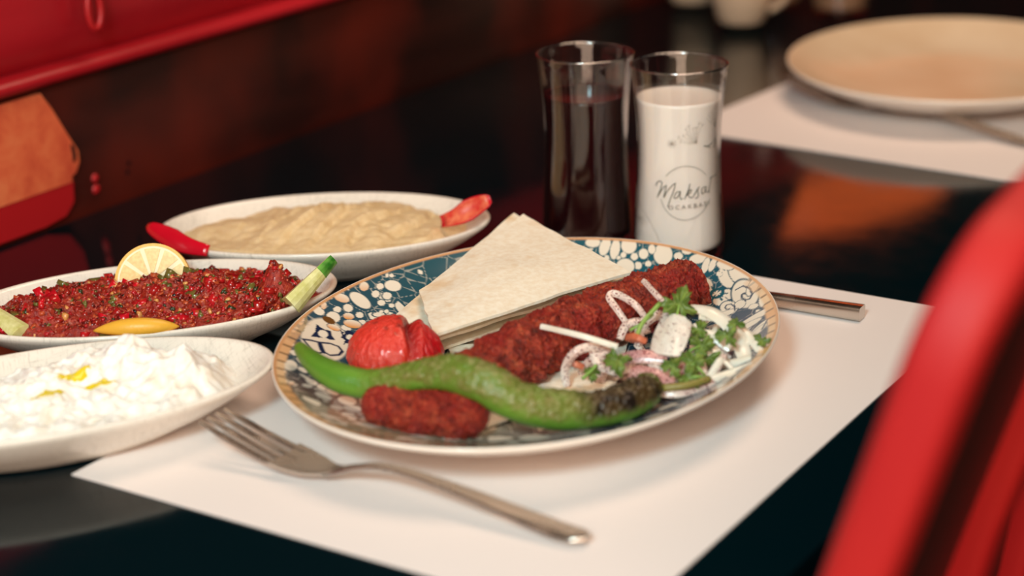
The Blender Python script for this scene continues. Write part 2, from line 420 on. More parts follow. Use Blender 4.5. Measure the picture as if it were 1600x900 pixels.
STROKES=[('n',1.6,[(-49.52,109.84),(-45.37,107.61),(-41.76,104.42),(-36.61,101.32),(-34.72,97.43),(-37.15,93.65),(-42.59,92.48),(-48.3,94.47),(-48.27,98.13),(-41.94,103.94)]),('n',1.3,[(-49.52,109.84),(-51.18,106.41),(-53.51,101.62),(-51.93,98.39),(-48.27,98.13)]),('n',2.0,[(-43.34,103.87),(-48.22,99.69),(-49.44,97.59)]),('t',1.1,[(109.11,-65.23),(107.68,-69.95)]),('t',1.1,[(107.5,-64.81),(101.63,-69.04)]),('t',1.1,[(107.95,-62.63),(103.17,-62.27)]),('t',1.1,[(110.0,-60.87),(110.8,-56.33)]),('t',1.1,[(111.63,-61.29),(117.01,-57.19)]),('t',1.1,[(111.14,-63.49),(115.32,-64.09)]),('s',1.2,[(109.62,-74.18),(111.93,-77.55),(107.76,-83.04),(100.83,-86.82),(96.3,-86.87),(96.59,-84.07),(100.01,-81.06),(103.24,-79.92),(104.15,-80.71),(103.08,-81.93)]),('s',0.9,[(87.52,-81.52),(92.61,-79.57),(95.92,-76.04),(95.7,-73.71),(93.2,-73.8),(90.91,-75.47),(90.41,-76.93),(91.27,-77.15)]),('s',1.2,[(102.59,-91.76),(88.03,-101.5),(70.74,-107.28),(53.67,-108.34)])]

ZR = [0, .5, .62, .75, .87, .965, 1.0]
ZZ = [.0090, .0090, .0105, .0150, .0215, .0280, .0302]
PLC, PLT, PLA, PLB = (0.1338, 0.2051), 1.6847, 0.1566, 0.1248
def plate_z(x, y):
    dx, dy = x-PLC[0], y-PLC[1]
    c, s = math.cos(PLT), math.sin(PLT)
    return float(np.interp(math.hypot((dx*c+dy*s)/PLA, (-dx*s+dy*c)/PLB), ZR, ZZ)) + 0.001

def plate_pattern(X, Y, R):
    """flat print of the plate: X, Y in mm (plate frame), R normalised radius"""
    C = dict(w=srgb(243, 232, 214), c=srgb(238, 224, 204), o=srgb(232, 158, 84), p=srgb(240, 208, 170), b=srgb(112, 74, 36),
             n=srgb(34, 44, 74), g=srgb(150, 142, 116), t=srgb(30, 92, 108), s=srgb(58, 76, 98))
    C = {k: np.array(v) for k, v in C.items()}
    n = len(X)
    col = np.zeros((n, 3))
    # blue / teal / grey-green ground by angle round the plate
    ang = np.degrees(np.arctan2(Y/124.8, X/156.6))
    key_a = np.array([-180, -130, -95, -60, -20, 20, 60, 100, 120, 135, 160, 180])
    key_c = np.array([C['g'], C['s'], C['s'], C['s'], C['t'], C['t'], srgb(42, 86, 98), srgb(56, 82, 98), srgb(58, 82, 96), srgb(94, 98, 92), C['g'], C['g']])
    for k in range(3): col[:, k] = np.interp(ang, key_a, key_c[:, k])
    # pebbled cells
    rng = np.random.RandomState(3)
    pts = rng.uniform(-1, 1, (900, 2))*np.array([160, 128])
    d1 = np.full(n, 1e9); d2 = np.full(n, 1e9); idx = np.zeros(n, int)
    for q, (a, b) in enumerate(pts):
        d = (X-a)**2+(Y-b)**2
        m = d < d1
        d2 = np.where(m, d1, np.minimum(d2, d)); idx = np.where(m, q, idx); d1 = np.where(m, d, d1)
    d1 = np.sqrt(d1); d2 = np.sqrt(d2)
    edge = d2-d1
    wh = np.clip((edge-2.2-1.5*rng.rand(900)[idx])/0.5, 0, 1)*(rng.rand(900)[idx] < 0.55)
    vein = 0.45*np.clip((0.45-edge)/0.25, 0, 1)
    f = np.maximum(wh, vein)[:, None]
    col = col*(1-f)+C['w']*f
    cover = np.zeros(n, bool)
    # clear the filler cells where a drawn motif stands
    gnd = np.stack([np.interp(ang, key_a, key_c[:, k]) for k in range(3)], 1)
    near = np.zeros(n)
    for (ck, cx, cy, a, b, c, d) in MOTIFS:
        dx, dy = X-cx, Y-cy
        q = np.hypot(a*dx+b*dy, c*dx+d*dy)
        near = np.maximum(near, np.clip((1.38-q)/0.12, 0, 1))
    v2 = (vein*0.8)[:, None]
    col = col*(1-near[:, None])+(gnd*(1-v2)+C['w']*v2)*near[:, None]
    for (ck, cx, cy, a, b, c, d) in MOTIFS:
        dx, dy = X-cx, Y-cy
        u, v = a*dx+b*dy, c*dx+d*dy
        q = np.hypot(u, v)
        if ck in 'wop':
            f = np.clip((1.16-q)/0.08, 0, 1)[:, None]
            col = col*(1-f)+gnd*f
        f = np.clip((1.0-q)/0.10+0.5, 0, 1)[:, None]
        base = C[ck]
        if ck in 'op':   # painted petals fade from cream to ochre
            t = np.clip(0.5+0.6*v, 0, 1)[:, None]
            base = C['w']*(1-t)+C['o']*t if ck == 'o' else C['w']*(1-0.6*t)+C['o']*0.6*t
        col = col*(1-f)+base*f
    for (ck, w, ps) in STROKES:
        dm = np.full(n, 1e9)
        for (x0, y0), (x1, y1) in zip(ps[:-1], ps[1:]):
            ex, ey = x1-x0, y1-y0
            t = np.clip(((X-x0)*ex+(Y-y0)*ey)/(ex*ex+ey*ey+1e-9), 0, 1)
            dm = np.minimum(dm, np.hypot(X-x0-t*ex, Y-y0-t*ey))
        f = np.clip((w/2-dm)/0.4+0.5, 0, 1)[:, None]
        col = col*(1-f)+C[ck]*f
    for (ck, ps) in POLYS:
        ins = np.zeros(n, bool); de = np.full(n, 1e9)
        for (x0, y0), (x1, y1) in zip(ps, ps[1:]+ps[:1]):
            cond = ((y0 > Y) != (y1 > Y)) & (X < (x1-x0)*(Y-y0)/(y1-y0+1e-12)+x0)
            ins ^= cond
        f = ins.astype(float)[:, None]
        col = col*(1-f)+C[ck]*f
    for (ck, cx, cy, a, b, c, d) in MOTIFS2:
        dx, dy = X-cx, Y-cy
        f = np.clip((1.0-np.hypot(a*dx+b*dy, c*dx+d*dy))/0.10+0.5, 0, 1)[:, None]
        col = col*(1-f)+C[ck]*f
    # ochre dash border and thin brown lip
    per = np.unwrap(np.arctan2(Y/124.8, X/156.6))
    ph = (np.degrees(np.arctan2(Y/124.8, X/156.6)) % 360)/360*84
    cell = np.floor(ph).astype(int) % 84; fr = ph-np.floor(ph)
    jit = rng.rand(84)
    dega = (np.degrees(np.arctan2(Y/124.8, X/156.6))+40) % 360
    bs = np.clip((dega-140)/15, 0, 1)*np.clip((362-dega)/12, 0, 1)
    rad = np.clip((R-0.945-0.010*jit[cell])/0.010, 0, 1)*(0.25+0.75*bs)*np.clip(bs*4, 0, 1)
    dash = np.clip((0.42-np.abs(fr-0.5))/0.05, 0, 1)
    och = np.array(srgb(226, 170, 116))*(1-jit[cell][:, None]*0.7)+np.array(srgb(240, 212, 172))*(jit[cell][:, None]*0.7)
    line = np.array(srgb(150, 116, 84))
    bc = och*dash[:, None]+line*(1-dash[:, None])
    col = col*(1-rad[:, None])+bc*rad[:, None]
    lip = np.clip((R-0.985)/0.006, 0, 1)[:, None]
    col = col*(1-lip)+np.array(srgb(214, 160, 112))*lip
    # plain cream well
    w = np.clip((0.40-R)/0.02, 0, 1)[:, None]
    col = col*(1-w)+C['c']*w
    return col

m_china = Mat('glazed_china', srgb(240, 230, 218), 0.16, 0.5)
m_print = Mat('printed_glaze', (0.8, 0.8, 0.8), 0.14, 0.5)
m_print.base(m_print.attr())
def oval_plate(name, loc, rz, a, b, dense):
    root = empty(name, loc, rz)
    # underside and lip
    out = [(0, .0030), (.48, .0030), (.50, .0005), (.56, .0005), (.60, .0045), (.72, .0090), (.86, .0165), (.97, .0250), (1.0, .0278), (1.006, .0292), (1.003, .0303), (1.0, .0302), (0.995, .0295), (.9, .0195), (.6, .0080), (0, .0075)]
    V, F = lathe(out, 128, a, b)
    fix_normals(mesh('body', V, F, m_china.m, root))
    n, rr = (1440, 150) if dense else (120, 24)
    rad = np.concatenate([np.linspace(0.0, 0.30, 6)[1:], np.linspace(0.31, 1.0, rr)])
    th = np.arange(n)*2*PI/n
    Rg, Tg = np.meshgrid(rad, th, indexing='ij')
    X = (Rg*np.cos(Tg)*a).ravel(); Y = (Rg*np.sin(Tg)*b).ravel(); R = Rg.ravel()
    # smooth inside profile
    fine = np.linspace(0, 1, 201); zz = np.interp(fine, ZR, ZZ)
    ker = np.ones(15)/15; zz = np.convolve(np.pad(zz, 7, mode='reflect', reflect_type='odd'), ker, 'valid')
    Z = np.interp(R, fine, zz)
    V = np.stack([X, Y, Z], 1)
    V = np.vstack([V, [[0, 0, ZZ[0]]]])
    m = len(rad)
    i = np.arange(m-1)[:, None]*n; k = np.arange(n)[None, :]; k2 = (k+1) % n
    Q = np.stack([i+k, i+n+k, i+n+k2, i+k2], -1).reshape(-1, 4)
    Fs = Q.tolist() + [(m*n, kk, (kk+1) % n) for kk in range(n)]
    if dense:
        cols = plate_pattern(X*1000*0.1566/a, Y*1000*0.1248/b, R)
        cols = np.vstack([cols, [srgb(238, 224, 204)]])
        o = mesh('printed_face', V.tolist(), Fs, m_print.m, root, cols=cols)
        tag(o, 'blue, teal and ochre floral print with ochre dashed border')
    else:
        mesh('plate_face', V.tolist(), Fs, m_cream.m, root)
    return root
m_cream = Mat('cream_glaze', srgb(222, 196, 164), 0.3, 0.5)
m_cream.base(m_cream.ramp(m_cream.noise(14, 3), [(0.3, srgb(214, 186, 152)), (0.7, srgb(228, 206, 176))]))
pl = oval_plate('kebab_plate', (PLC[0], PLC[1], 0.0010), PLT, PLA, PLB, True)
tag(pl, 'large oval plate with blue floral print and ochre dashed rim holding the kebab', 'plate', 'oval dinner plates')
pl2 = oval_plate('empty_plate', (0.108, 0.905, 0.0014), math.radians(100), 0.155, 0.132, False)
tag(pl2, 'empty cream oval plate on the placemat in the background', 'plate', 'oval dinner plates')

# ------------------------------------------------------------------ oval meze dishes
m_dish = Mat('linen_glaze', srgb(236, 228, 216), 0.2, 0.5)
_a = m_dish.noise(9, 4, 0.7, m_dish.coord((6, 90, 20)))
_b = m_dish.noise(9, 4, 0.7, m_dish.coord((90, 6, 20)))
_l = m_dish.mix(0.5, m_dish.ramp(_a, [(0.36, (0.25,)*3), (0.47, (1, 1, 1))]), m_dish.ramp(_b, [(0.36, (0.25,)*3), (0.47, (1, 1, 1))]))
m_dish.base(m_dish.mix(m_dish.ramp(m_dish.noise(30, 3), [(0.35, (0.15,)*3), (0.65, (0.75,)*3)]), srgb(238, 230, 218), m_dish.mix(_l, srgb(150, 142, 128), srgb(238, 230, 218))))
DISH = [(0, .0030), (.50, .0030), (.52, .0004), (.57, .0004), (.62, .0035), (.75, .0090), (.88, .0165), (.965, .0225), (.995, .0250), (1.0, .0264), (.992, .0276), (.975, .0276), (.955, .0262), (.90, .0205), (.80, .0140), (.68, .0100), (.5, .0085), (0, .0080)]
DZR = [0, .5, .68, .80, .90, .955, .975]; DZZ = [.0080, .0085, .0100, .0140, .0205, .0262, .0276]
def dish(name, c, a, b, ang, label):
    V, F = lathe(DISH, 120, a, b)
    o = fix_normals(mesh(name, V, F, m_dish.m))
    o.location = (c[0], c[1], 0.0009); o.rotation_euler = (0, 0, math.radians(ang))
    return tag(o, label, 'dish', 'oval meze dishes')
HUM = ((-0.0824, 0.3094), 0.1037, 0.0640, 36.2)
EZM = ((-0.0858, 0.1525), 0.1060, 0.0605, 46.0)
YOG = ((-0.0365, 0.0250), 0.1150, 0.0585, 55.0)
dish('meze_dish', *HUM, 'off white oval dish holding the hummus')
dish('meze_dish', *EZM, 'off white oval dish holding the red chopped salad')
dish('meze_dish', *YOG, 'off white linen glazed oval dish holding the yogurt')
def to_world(D, u, v, z):
    (cx, cy), a, b, g = D; c, s = math.cos(math.radians(g)), math.sin(math.radians(g))
    return (cx+u*c-v*s, cy+u*s+v*c, z)
def to_local(D, x, y):
    (cx, cy), a, b, g = D; c, s = math.cos(math.radians(g)), math.sin(math.radians(g))
    return ((x-cx)*c+(y-cy)*s, -(x-cx)*s+(y-cy)*c)

def heap(name, D, edge, hfun, mat, nr=90, nt=200, label=None, cat=None, wob=0.05):
    """mound of food in dish D: hfun(u, v, q) -> z above table; q 0 centre .. 1 edge"""
    (cx, cy), a, b, g = D
    V, F = [(0, 0, hfun(0, 0, 0))], []
    for i in range(1, nr+1):
        q = i/nr
        for k in range(nt):
            t = 2*PI*k/nt
            e = edge*(1+wob*nz(math.cos(t)*2.2+5, math.sin(t)*2.2, len(name))+0.4*wob*nz(math.cos(t)*9, math.sin(t)*9, len(name)))
            u, v = q*e*a*math.cos(t), q*e*b*math.sin(t)
            rho = math.hypot(u/a, v/b)
            fl = float(np.interp(rho, DZR, DZZ))+0.0005
            z = hfun(u, v, q)
            w = min(1.0, max(0.0, (1-q)/0.12)); w = math.sin(w*PI/2)
            z = fl+max(0.0, z-fl)*w
            V.append((u, v, z+(0.0009 if q < 1 else 0.0002)))
    for k in range(nt):
        F.append((0, 1+k, 1+(k+1) % nt))
        for i in range(nr-1):
            p = 1+i*nt+k; p2 = 1+i*nt+(k+1) % nt
            F.append((p, p+nt, p2+nt, p2))
    o = mesh(name, V, F, mat)
    o.location = (cx, cy, 0); o.rotation_euler = (0, 0, math.radians(g))
    return tag(o, label, cat)
# ------------------------------------------------------------------ hummus
m_hum = Mat('hummus', srgb(226, 188, 128), 0.55, 0.35, Subsurface_Weight=0.12, Subsurface_Radius=(0.004, 0.003, 0.002), Subsurface_Scale=0.5)
m_hum.base(m_hum.ramp(m_hum.noise(160, 4, 0.6), [(0.3, srgb(214, 184, 136)), (0.7, srgb(230, 206, 164))]))
m_hum.bump(m_hum.noise(420, 4, 0.6), 0.35, 0.0012)
def h_hum(u, v, q):
    base = 0.0245+0.0105*math.exp(-((u-0.008)/0.052)**2-((v-0.004)/0.034)**2)-0.003*q
    s = (u-0.55*v)/0.0215+0.45*nz(u*26+3, v*26)+0.25
    f = s-math.floor(s)
    fold = (f**0.8)*(1-max(0.0, (f-0.84)/0.16)**1.3)
    amp = 0.0052*math.exp(-((u-0.022)/0.055)**4)*math.exp(-(v/0.042)**4)
    return base+amp*(fold-0.4)+0.0030*fbm(u*38, v*38, 1, 3)+0.0005*fbm(u*260, v*260, 2)
heap('hummus', HUM, 0.86, h_hum, m_hum.m, 100, 240, 'beige hummus spread in spoon folds in its oval dish', 'hummus')

# ------------------------------------------------------------------ yogurt
m_yog = Mat('yogurt', srgb(244, 240, 232), 0.42, 0.4, Subsurface_Weight=0.25, Subsurface_Radius=(0.006, 0.005, 0.004), Subsurface_Scale=0.6)
m_yog.base(m_yog.ramp(m_yog.noise(90, 4, 0.6), [(0.32, srgb(236, 226, 210)), (0.5, srgb(246, 242, 234))]))
m_yog.bump(m_yog.noise(300, 4), 0.25, 0.001)
YP = [to_local(YOG, *p[:2]) for p in ((-0.0196, 0.0679, 0.0400), (0.0040, 0.0722, 0.0360), (0.0090, 0.0807, 0.0340), (-0.0332, 0.0699, 0.0340), (-0.0415, 0.0548, 0.0300), (-0.0467, 0.0284, 0.0280))]
def h_yog(u, v, q):
    z = 0.0225+0.004*math.exp(-(u/0.08)**2-(v/0.03)**2)-0.002*q
    for (pu, pv), hh, w in zip(YP, (0.0125, 0.0085, 0.008, 0.0075, 0.006, 0.004), (0.0145, 0.016, 0.018, 0.016, 0.018, 0.02)):
        z += hh*math.exp(-((u-pu)**2+(v-pv)**2)/w**2)
    r = 1-abs(fbm(u*42+3, v*55, 4, 3))*1.6
    z += 0.0062*max(0.0, r)*0.7-0.002+0.0030*fbm(u*120, v*150, 6, 3)
    return z
heap('yogurt', YOG, 0.84, h_yog, m_yog.m, 110, 260, 'thick white yogurt heaped in ragged peaks in its dish', 'yogurt')
m_oil = Mat('olive_oil', srgb(226, 200, 40), 0.08, 0.5, Coat_Weight=0.5)
for px, L, wd_, rz, lb in (((-0.0320, 0.0371, 0.0305), 0.0105, 0.0034, 0.9, 'yellow olive oil streak on the yogurt, middle of three'),
                       ((-0.0180, 0.0424, 0.0310), 0.0085, 0.0034, 0.8, 'yellow olive oil streak on the yogurt, nearest its peak'),
                       ((-0.0316, 0.0188, 0.0290), 0.0110, 0.0034, 1.0, 'yellow olive oil streak on the yogurt, farthest left')):
    u, v = to_local(YOG, px[0], px[1])
    cs, sn = math.cos(rz), math.sin(rz)
    V, F = [], []
    NR, NT = 5, 20
    for i in range(NR+1):
        q = i/NR
        for k in range(NT):
            t = 2*PI*k/NT
            e = 1+0.3*nz(math.cos(t)*2+L*900, math.sin(t)*2)
            x = px[0]+q*e*(L*math.cos(t)*cs-wd_*math.sin(t)*sn); y = px[1]+q*e*(L*math.cos(t)*sn+wd_*math.sin(t)*cs)
            uu, vv = to_local(YOG, x, y)
            V.append((x, y, h_yog(uu, vv, 0.4)+0.0013+0.0008*(1-q*q)-(0.0012 if q == 1 else 0)))
    for i in range(NR):
        for k in range(NT):
            F.append((i*NT+k, (i+1)*NT+k, (i+1)*NT+(k+1) % NT, i*NT+(k+1) % NT))
    F.append(tuple(range(NT)))
    tag(mesh('oil_streak', V, F, m_oil.m), lb, 'olive oil', 'olive oil streaks')

# ------------------------------------------------------------------ red chopped salad
m_ez = Mat('chopped_salad', srgb(150, 34, 24), 0.22, 0.5, Coat_Weight=0.3)
m_ez.base(m_ez.ramp(m_ez.noise(330, 5, 0.7), [(0.25, srgb(70, 12, 10)), (0.45, srgb(142, 32, 22)), (0.6, srgb(168, 50, 30)), (0.8, srgb(186, 90, 48))]))
m_ez.bump(m_ez.noise(520, 4, 0.7), 0.7, 0.0016)
EP = [to_local(EZM, *p[:2]) for p in ((-0.0280, 0.1934, 0.0340), (-0.0586, 0.1771, 0.0340), (-0.0931, 0.1566, 0.0320), (-0.1188, 0.1248, 0.0320), (-0.1146, 0.0975, 0.0340), (-0.0751, 0.1686, 0.0320))]
def h_ez(u, v, q):
    z = 0.0270-0.002*q
    for (pu, pv), hh, w in zip(EP, (0.019, 0.009, 0.006, 0.007, 0.010, 0.006), (0.0085, 0.015, 0.016, 0.020, 0.012, 0.02)):
        z += hh*math.exp(-((u-pu)**2+(v-pv)**2)/w**2)
    return z+0.0030*fbm(u*90, v*90, 3, 3)+0.0016*fbm(u*300, v*300, 8, 3)
ez = heap('chopped_salad', EZM, 0.88, h_ez, m_ez.m, 110, 280, 'glossy red chopped tomato and pepper salad heaped in its dish', 'salad', wob=0.07)
m_bit = Mat('salad_bits', (0.5, 0.1, 0.1), 0.2, 0.5, Coat_Weight=0.3)
m_bit.base(m_bit.attr())
rng = random.Random(5)
V, F, CC = [], [], []
pal = [(srgb(152, 32, 22), 30), (srgb(176, 24, 28), 18), (srgb(104, 20, 14), 20), (srgb(182, 76, 42), 20), (srgb(92, 84, 34), 7), (srgb(44, 52, 26), 4), (srgb(214, 150, 84), 4), (srgb(30, 18, 14), 3)]
popt = [c for c, n_ in pal for _ in range(n_)]
for i in range(1900):
    t = rng.uniform(0, 2*PI); q = math.sqrt(rng.random())*0.85
    u, v = q*0.106*math.cos(t), q*0.0605*math.sin(t)
    big = rng.random() < 0.06
    s = rng.uniform(0.0022, 0.0036) if big else rng.uniform(0.0008, 0.0019)
    z = h_ez(u, v, q/0.88)+0.0005
    e = min(1.0, (0.88-q)/0.10); fl = float(np.interp(q, DZR, DZZ))
    z = fl+(z-fl)*math.sin(max(0.05, e)*PI/2)
    c = rng.choice(popt)
    if big: c = rng.choice([srgb(200, 22, 36), srgb(186, 26, 30), srgb(160, 24, 22), srgb(104, 96, 44)])
    R = Matrix.Rotation(rng.uniform(0, 6.3), 3, Vector((rng.uniform(-1, 1), rng.uniform(-1, 1), rng.uniform(-1, 1)+0.01)).normalized())
    b0 = len(V)
    dim = (s*rng.uniform(0.8, 1.6), s, s*rng.uniform(0.3, 0.8))
    for k in range(8):
        p = Vector((dim[0]*(1 if k & 1 else -1), dim[1]*(1 if k & 2 else -1), dim[2]*(1 if k & 4 else -1)))*rng.uniform(0.6, 1.0)
        p = R @ p
        V.append((u+p.x, v+p.y, z+p.z)); CC.append(c)
    F += [(b0, b0+2, b0+3, b0+1), (b0+4, b0+5, b0+7, b0+6), (b0, b0+1, b0+5, b0+4), (b0+2, b0+6, b0+7, b0+3), (b0, b0+4, b0+6, b0+2), (b0+1, b0+3, b0+7, b0+5)]
bits = mesh('chopped_bits', V, F, m_bit.m, ez, cols=CC)
tag(bits, 'tiny diced tomato, pepper and herb bits', kind='stuff')

# ------------------------------------------------------------------ lemon
m_rind = Mat('lemon_rind', srgb(236, 178, 60), 0.4, 0.45)
m_rind.bump(m_rind.noise(700, 2), 0.25, 0.0006)
m_pith = Mat('lemon_pith', srgb(246, 234, 198), 0.5, 0.4)
m_pulp = Mat('lemon_pulp', srgb(236, 204, 120), 0.25, 0.5, Subsurface_Weight=0.2, Subsurface_Radius=(0.004, 0.003, 0.001), Subsurface_Scale=0.5)
m_pulp.base(m_pulp.ramp(m_pulp.noise(500, 3), [(0.3, srgb(214, 172, 84)), (0.7, srgb(236, 206, 126))]))
def half_disc(r0, r1, y0, y1, n=28):
    V, F = [], []
    for y in (y0, y1):
        for k in range(n+1):
            a = PI*k/n
            V.append((r1*math.cos(a), y, r1*math.sin(a)))
        for k in range(n+1):
            a = PI*k/n
            V.append((r0*math.cos(a), y, r0*math.sin(a)))
    m = 2*(n+1)
    for k in range(n):
        F.append((k, k+1, n+2+k, n+1+k)); F.append((m+k+1, m+k, m+n+1+k, m+n+2+k))
        F.append((k+1, k, m+k, m+k+1)); F.append((n+1+k, n+2+k, m+n+2+k, m+n+1+k))
    F.append((0, n+1, m+n+1, m)); F.append((n, m+n, m+2*n+1, 2*n+1))
    return V, F
lc = (-0.0976, 0.1693, 0.0300)
lem = empty('lemon_slice', lc, math.radians(30))
lem.rotation_euler = (math.radians(-22), 0, math.radians(32))
tag(lem, 'half slice of lemon standing upright in the red salad', 'lemon')
V, F = half_disc(0.0202, 0.0218, -0.0022, 0.0022); fix_normals(mesh('rind', V, F, m_rind.m, lem, smooth=False))
V, F = half_disc(0.0005, 0.0203, -0.0020, 0.0020); fix_normals(mesh('pith', V, F, m_pith.m, lem, smooth=False))
for k in range(5):
    a0, a1 = PI*k/5+0.07, PI*(k+1)/5-0.07
    pts = [(0.0022*math.cos((a0+a1)/2), 0.0022*math.sin((a0+a1)/2))] + [(0.0190*math.cos(a0+(a1-a0)*j/8), 0.0190*math.sin(a0+(a1-a0)*j/8)) for j in range(9)]
    V = [(x, -0.0026, z) for x, z in pts]+[(x, 0.0026, z) for x, z in pts]
    m = len(pts)
    F = [tuple(range(m)), tuple(range(2*m-1, m-1, -1))]+[((i+1) % m, i, i+m, (i+1) % m+m) for i in range(m)]
    fix_normals(mesh('segment', V, F, m_pulp.m, lem, smooth=False))
# wedge lying rind-up at the near rim
wp = catmull([(-0.0746, 0.0965, 0.0285), (-0.0629, 0.1011, 0.0305), (-0.0526, 0.1073, 0.0310), (-0.0435, 0.1148, 0.0305), (-0.0372, 0.1227, 0.0290)], 22)
sc = [max(0.08, math.sin(PI*i/21)**0.7) for i in range(22)]
V, F = sweep(wp, [(0.0052*math.cos(a), 0.0050*math.sin(a)) for a in [2*PI*k/14 for k in range(14)]], scales=sc)
tag(fix_normals(mesh('lemon_wedge', V, F, m_rind.m)), 'lemon wedge lying rind outwards along the near edge of the red salad', 'lemon')

# ------------------------------------------------------------------ cucumber sticks
m_cuc = Mat('cucumber_flesh', srgb(214, 214, 142), 0.3, 0.5, Subsurface_Weight=0.2, Subsurface_Radius=(0.004, 0.004, 0.002), Subsurface_Scale=0.5)
m_cuc.base(m_cuc.ramp(m_cuc.noise(240, 3), [(0.3, srgb(200, 200, 122)), (0.7, srgb(228, 228, 170))]))
m_skin = Mat('cucumber_skin', srgb(62, 128, 40), 0.25, 0.5)
m_skin.base(m_skin.ramp(m_skin.noise(150, 2), [(0.35, srgb(40, 104, 28)), (0.7, srgb(110, 170, 70))]))
def cucumber(a, b, w, label, skin_from, up=(0, 0, 1)):
    a, b = Vector(a), Vector(b)
    root = empty('cucumber_stick', a)
    tag(root, label, 'cucumber', 'cucumber sticks')
    d = b-a
    prof = [(-w*0.55, w*0.30), (0, -w*0.75), (w*0.55, w*0.30), (w*0.3, w*0.44), (0, w*0.5), (-w*0.3, w*0.44)]
    V, F = sweep([d*(i/10) for i in range(11)], prof, up=up, scales=[1.5-0.75*(i/10) for i in range(11)])
    fix_normals(mesh('flesh', V, F, m_cuc.m, root, smooth=False))
    pr2 = [(-w*0.57, w*0.30), (-w*0.3, w*0.48), (0, w*0.55), (w*0.3, w*0.48), (w*0.57, w*0.30), (w*0.3, w*0.40), (0, w*0.46), (-w*0.3, w*0.40)]
    V, F = sweep([d*(skin_from+(1.005-skin_from)*i/8) for i in range(9)], pr2, up=up, scales=[1.5-0.75*(skin_from+(1-skin_from)*i/8) for i in range(9)])
    fix_normals(mesh('skin', V, F, m_skin.m, root, smooth=False))
cucumber((-0.0055, 0.1773, 0.0300), (0.0057, 0.2033, 0.0500), 0.0080, 'cucumber stick with green skinned tip leaning over the dish rim', 0.70, (0.8, 0.1, 0.3))
cucumber((-0.1112, 0.0795, 0.0250), (-0.1470, 0.0878, 0.0330), 0.0072, 'pale cucumber stick tucked in the left end of the red salad', 0.8, (0.5, -0.5, 0.8))

# ------------------------------------------------------------------ red pepper strips in the hummus
m_rp = Mat('red_pepper_skin', srgb(208, 14, 38), 0.18, 0.5, Coat_Weight=0.4)
m_rpf = Mat('red_pepper_flesh', srgb(226, 92, 66), 0.3, 0.5)
m_rpf.base(m_rpf.ramp(m_rpf.noise(200, 3), [(0.35, srgb(214, 60, 50)), (0.7, srgb(236, 128, 92))]))
def pepper_strip(pts, w, label, up, flesh):
    root = empty('red_pepper_strip', pts[0])
    o0 = Vector(pts[0])
    tag(root, label, 'red pepper', 'red pepper strips in the hummus')
    path = [p-o0 for p in catmull(pts, 16)]
    sc = [0.35+0.65*math.sin(PI*min(1, 0.15+0.85*i/15))**0.6 if i > 8 else 0.55+0.45*(i/8) for i in range(16)]
    crv = [(w*math.sin(a), w*0.42*math.cos(a)) for a in [-1.25+2.5*k/10 for k in range(11)]]
    inn = [(x*0.88, y-w*0.20) for x, y in crv][::-1]
    V, F = sweep(path, crv+inn, up=up, scales=sc)
    fix_normals(mesh('skin', V, F, m_rp.m, root))
    if flesh:
        f2 = [(x*0.80, y-w*0.215) for x, y in crv][::-1]; f1 = [(x*0.86, y-w*0.12) for x, y in crv]
        V, F = sweep(path[1:-1], f1+f2, up=up, scales=sc[1:-1])
        fix_normals(mesh('flesh', V, F, m_rpf.m, root))
    return root
pepper_strip([(-0.1083, 0.2295, 0.0290), (-0.1240, 0.2269, 0.0310), (-0.1444, 0.2317, 0.0330), (-0.1619, 0.2358, 0.0350)], 0.0068, 'glossy red pepper strip hanging over the left end of the hummus', (0.45, -0.75, 0.5), False)
pepper_strip([(-0.0156, 0.3399, 0.0300), (-0.0036, 0.3415, 0.0350), (0.0057, 0.3470, 0.0410), (0.0152, 0.3501, 0.0460)], 0.0074, 'red pepper strip with pale inside standing in the right end of the hummus', (-0.5, 0.75, -0.55), True)

# ------------------------------------------------------------------ kebabs
m_keb = Mat('kebab_meat', srgb(150, 44, 26), 0.30, 0.45)
_n1 = m_keb.noise(150, 5, 0.65); _n2 = m_keb.noise(45, 3)
_n3 = m_keb.noise(520, 4, 0.7)
_c = m_keb.ramp(_n1, [(0.30, srgb(74, 14, 10)), (0.46, srgb(150, 40, 24)), (0.58, srgb(182, 66, 40)), (0.78, srgb(206, 118, 76))])
_c = m_keb.mix(m_keb.ramp(_n2, [(0.44, (0, 0, 0)), (0.62, (0.7,)*3)]), _c, srgb(164, 24, 20))
_c = m_keb.mix(m_keb.ramp(_n3, [(0.36, (0.8,)*3), (0.50, (0, 0, 0))]), _c, srgb(64, 12, 9))
_c = m_keb.mix(m_keb.ramp(_n3, [(0.58, (0, 0, 0)), (0.68, (0.7,)*3)]), _c, srgb(206, 112, 74))
_c = m_keb.mix(m_keb.ramp(m_keb.voro(110), [(0.05, (1, 1, 1)), (0.10, (0, 0, 0))]), _c, srgb(40, 18, 12))
m_keb.base(_c)
m_keb.bump(_n3, 0.9, 0.0022)
m_keb.bump(m_keb.noise(1100, 3, 0.6), 0.5, 0.0008)
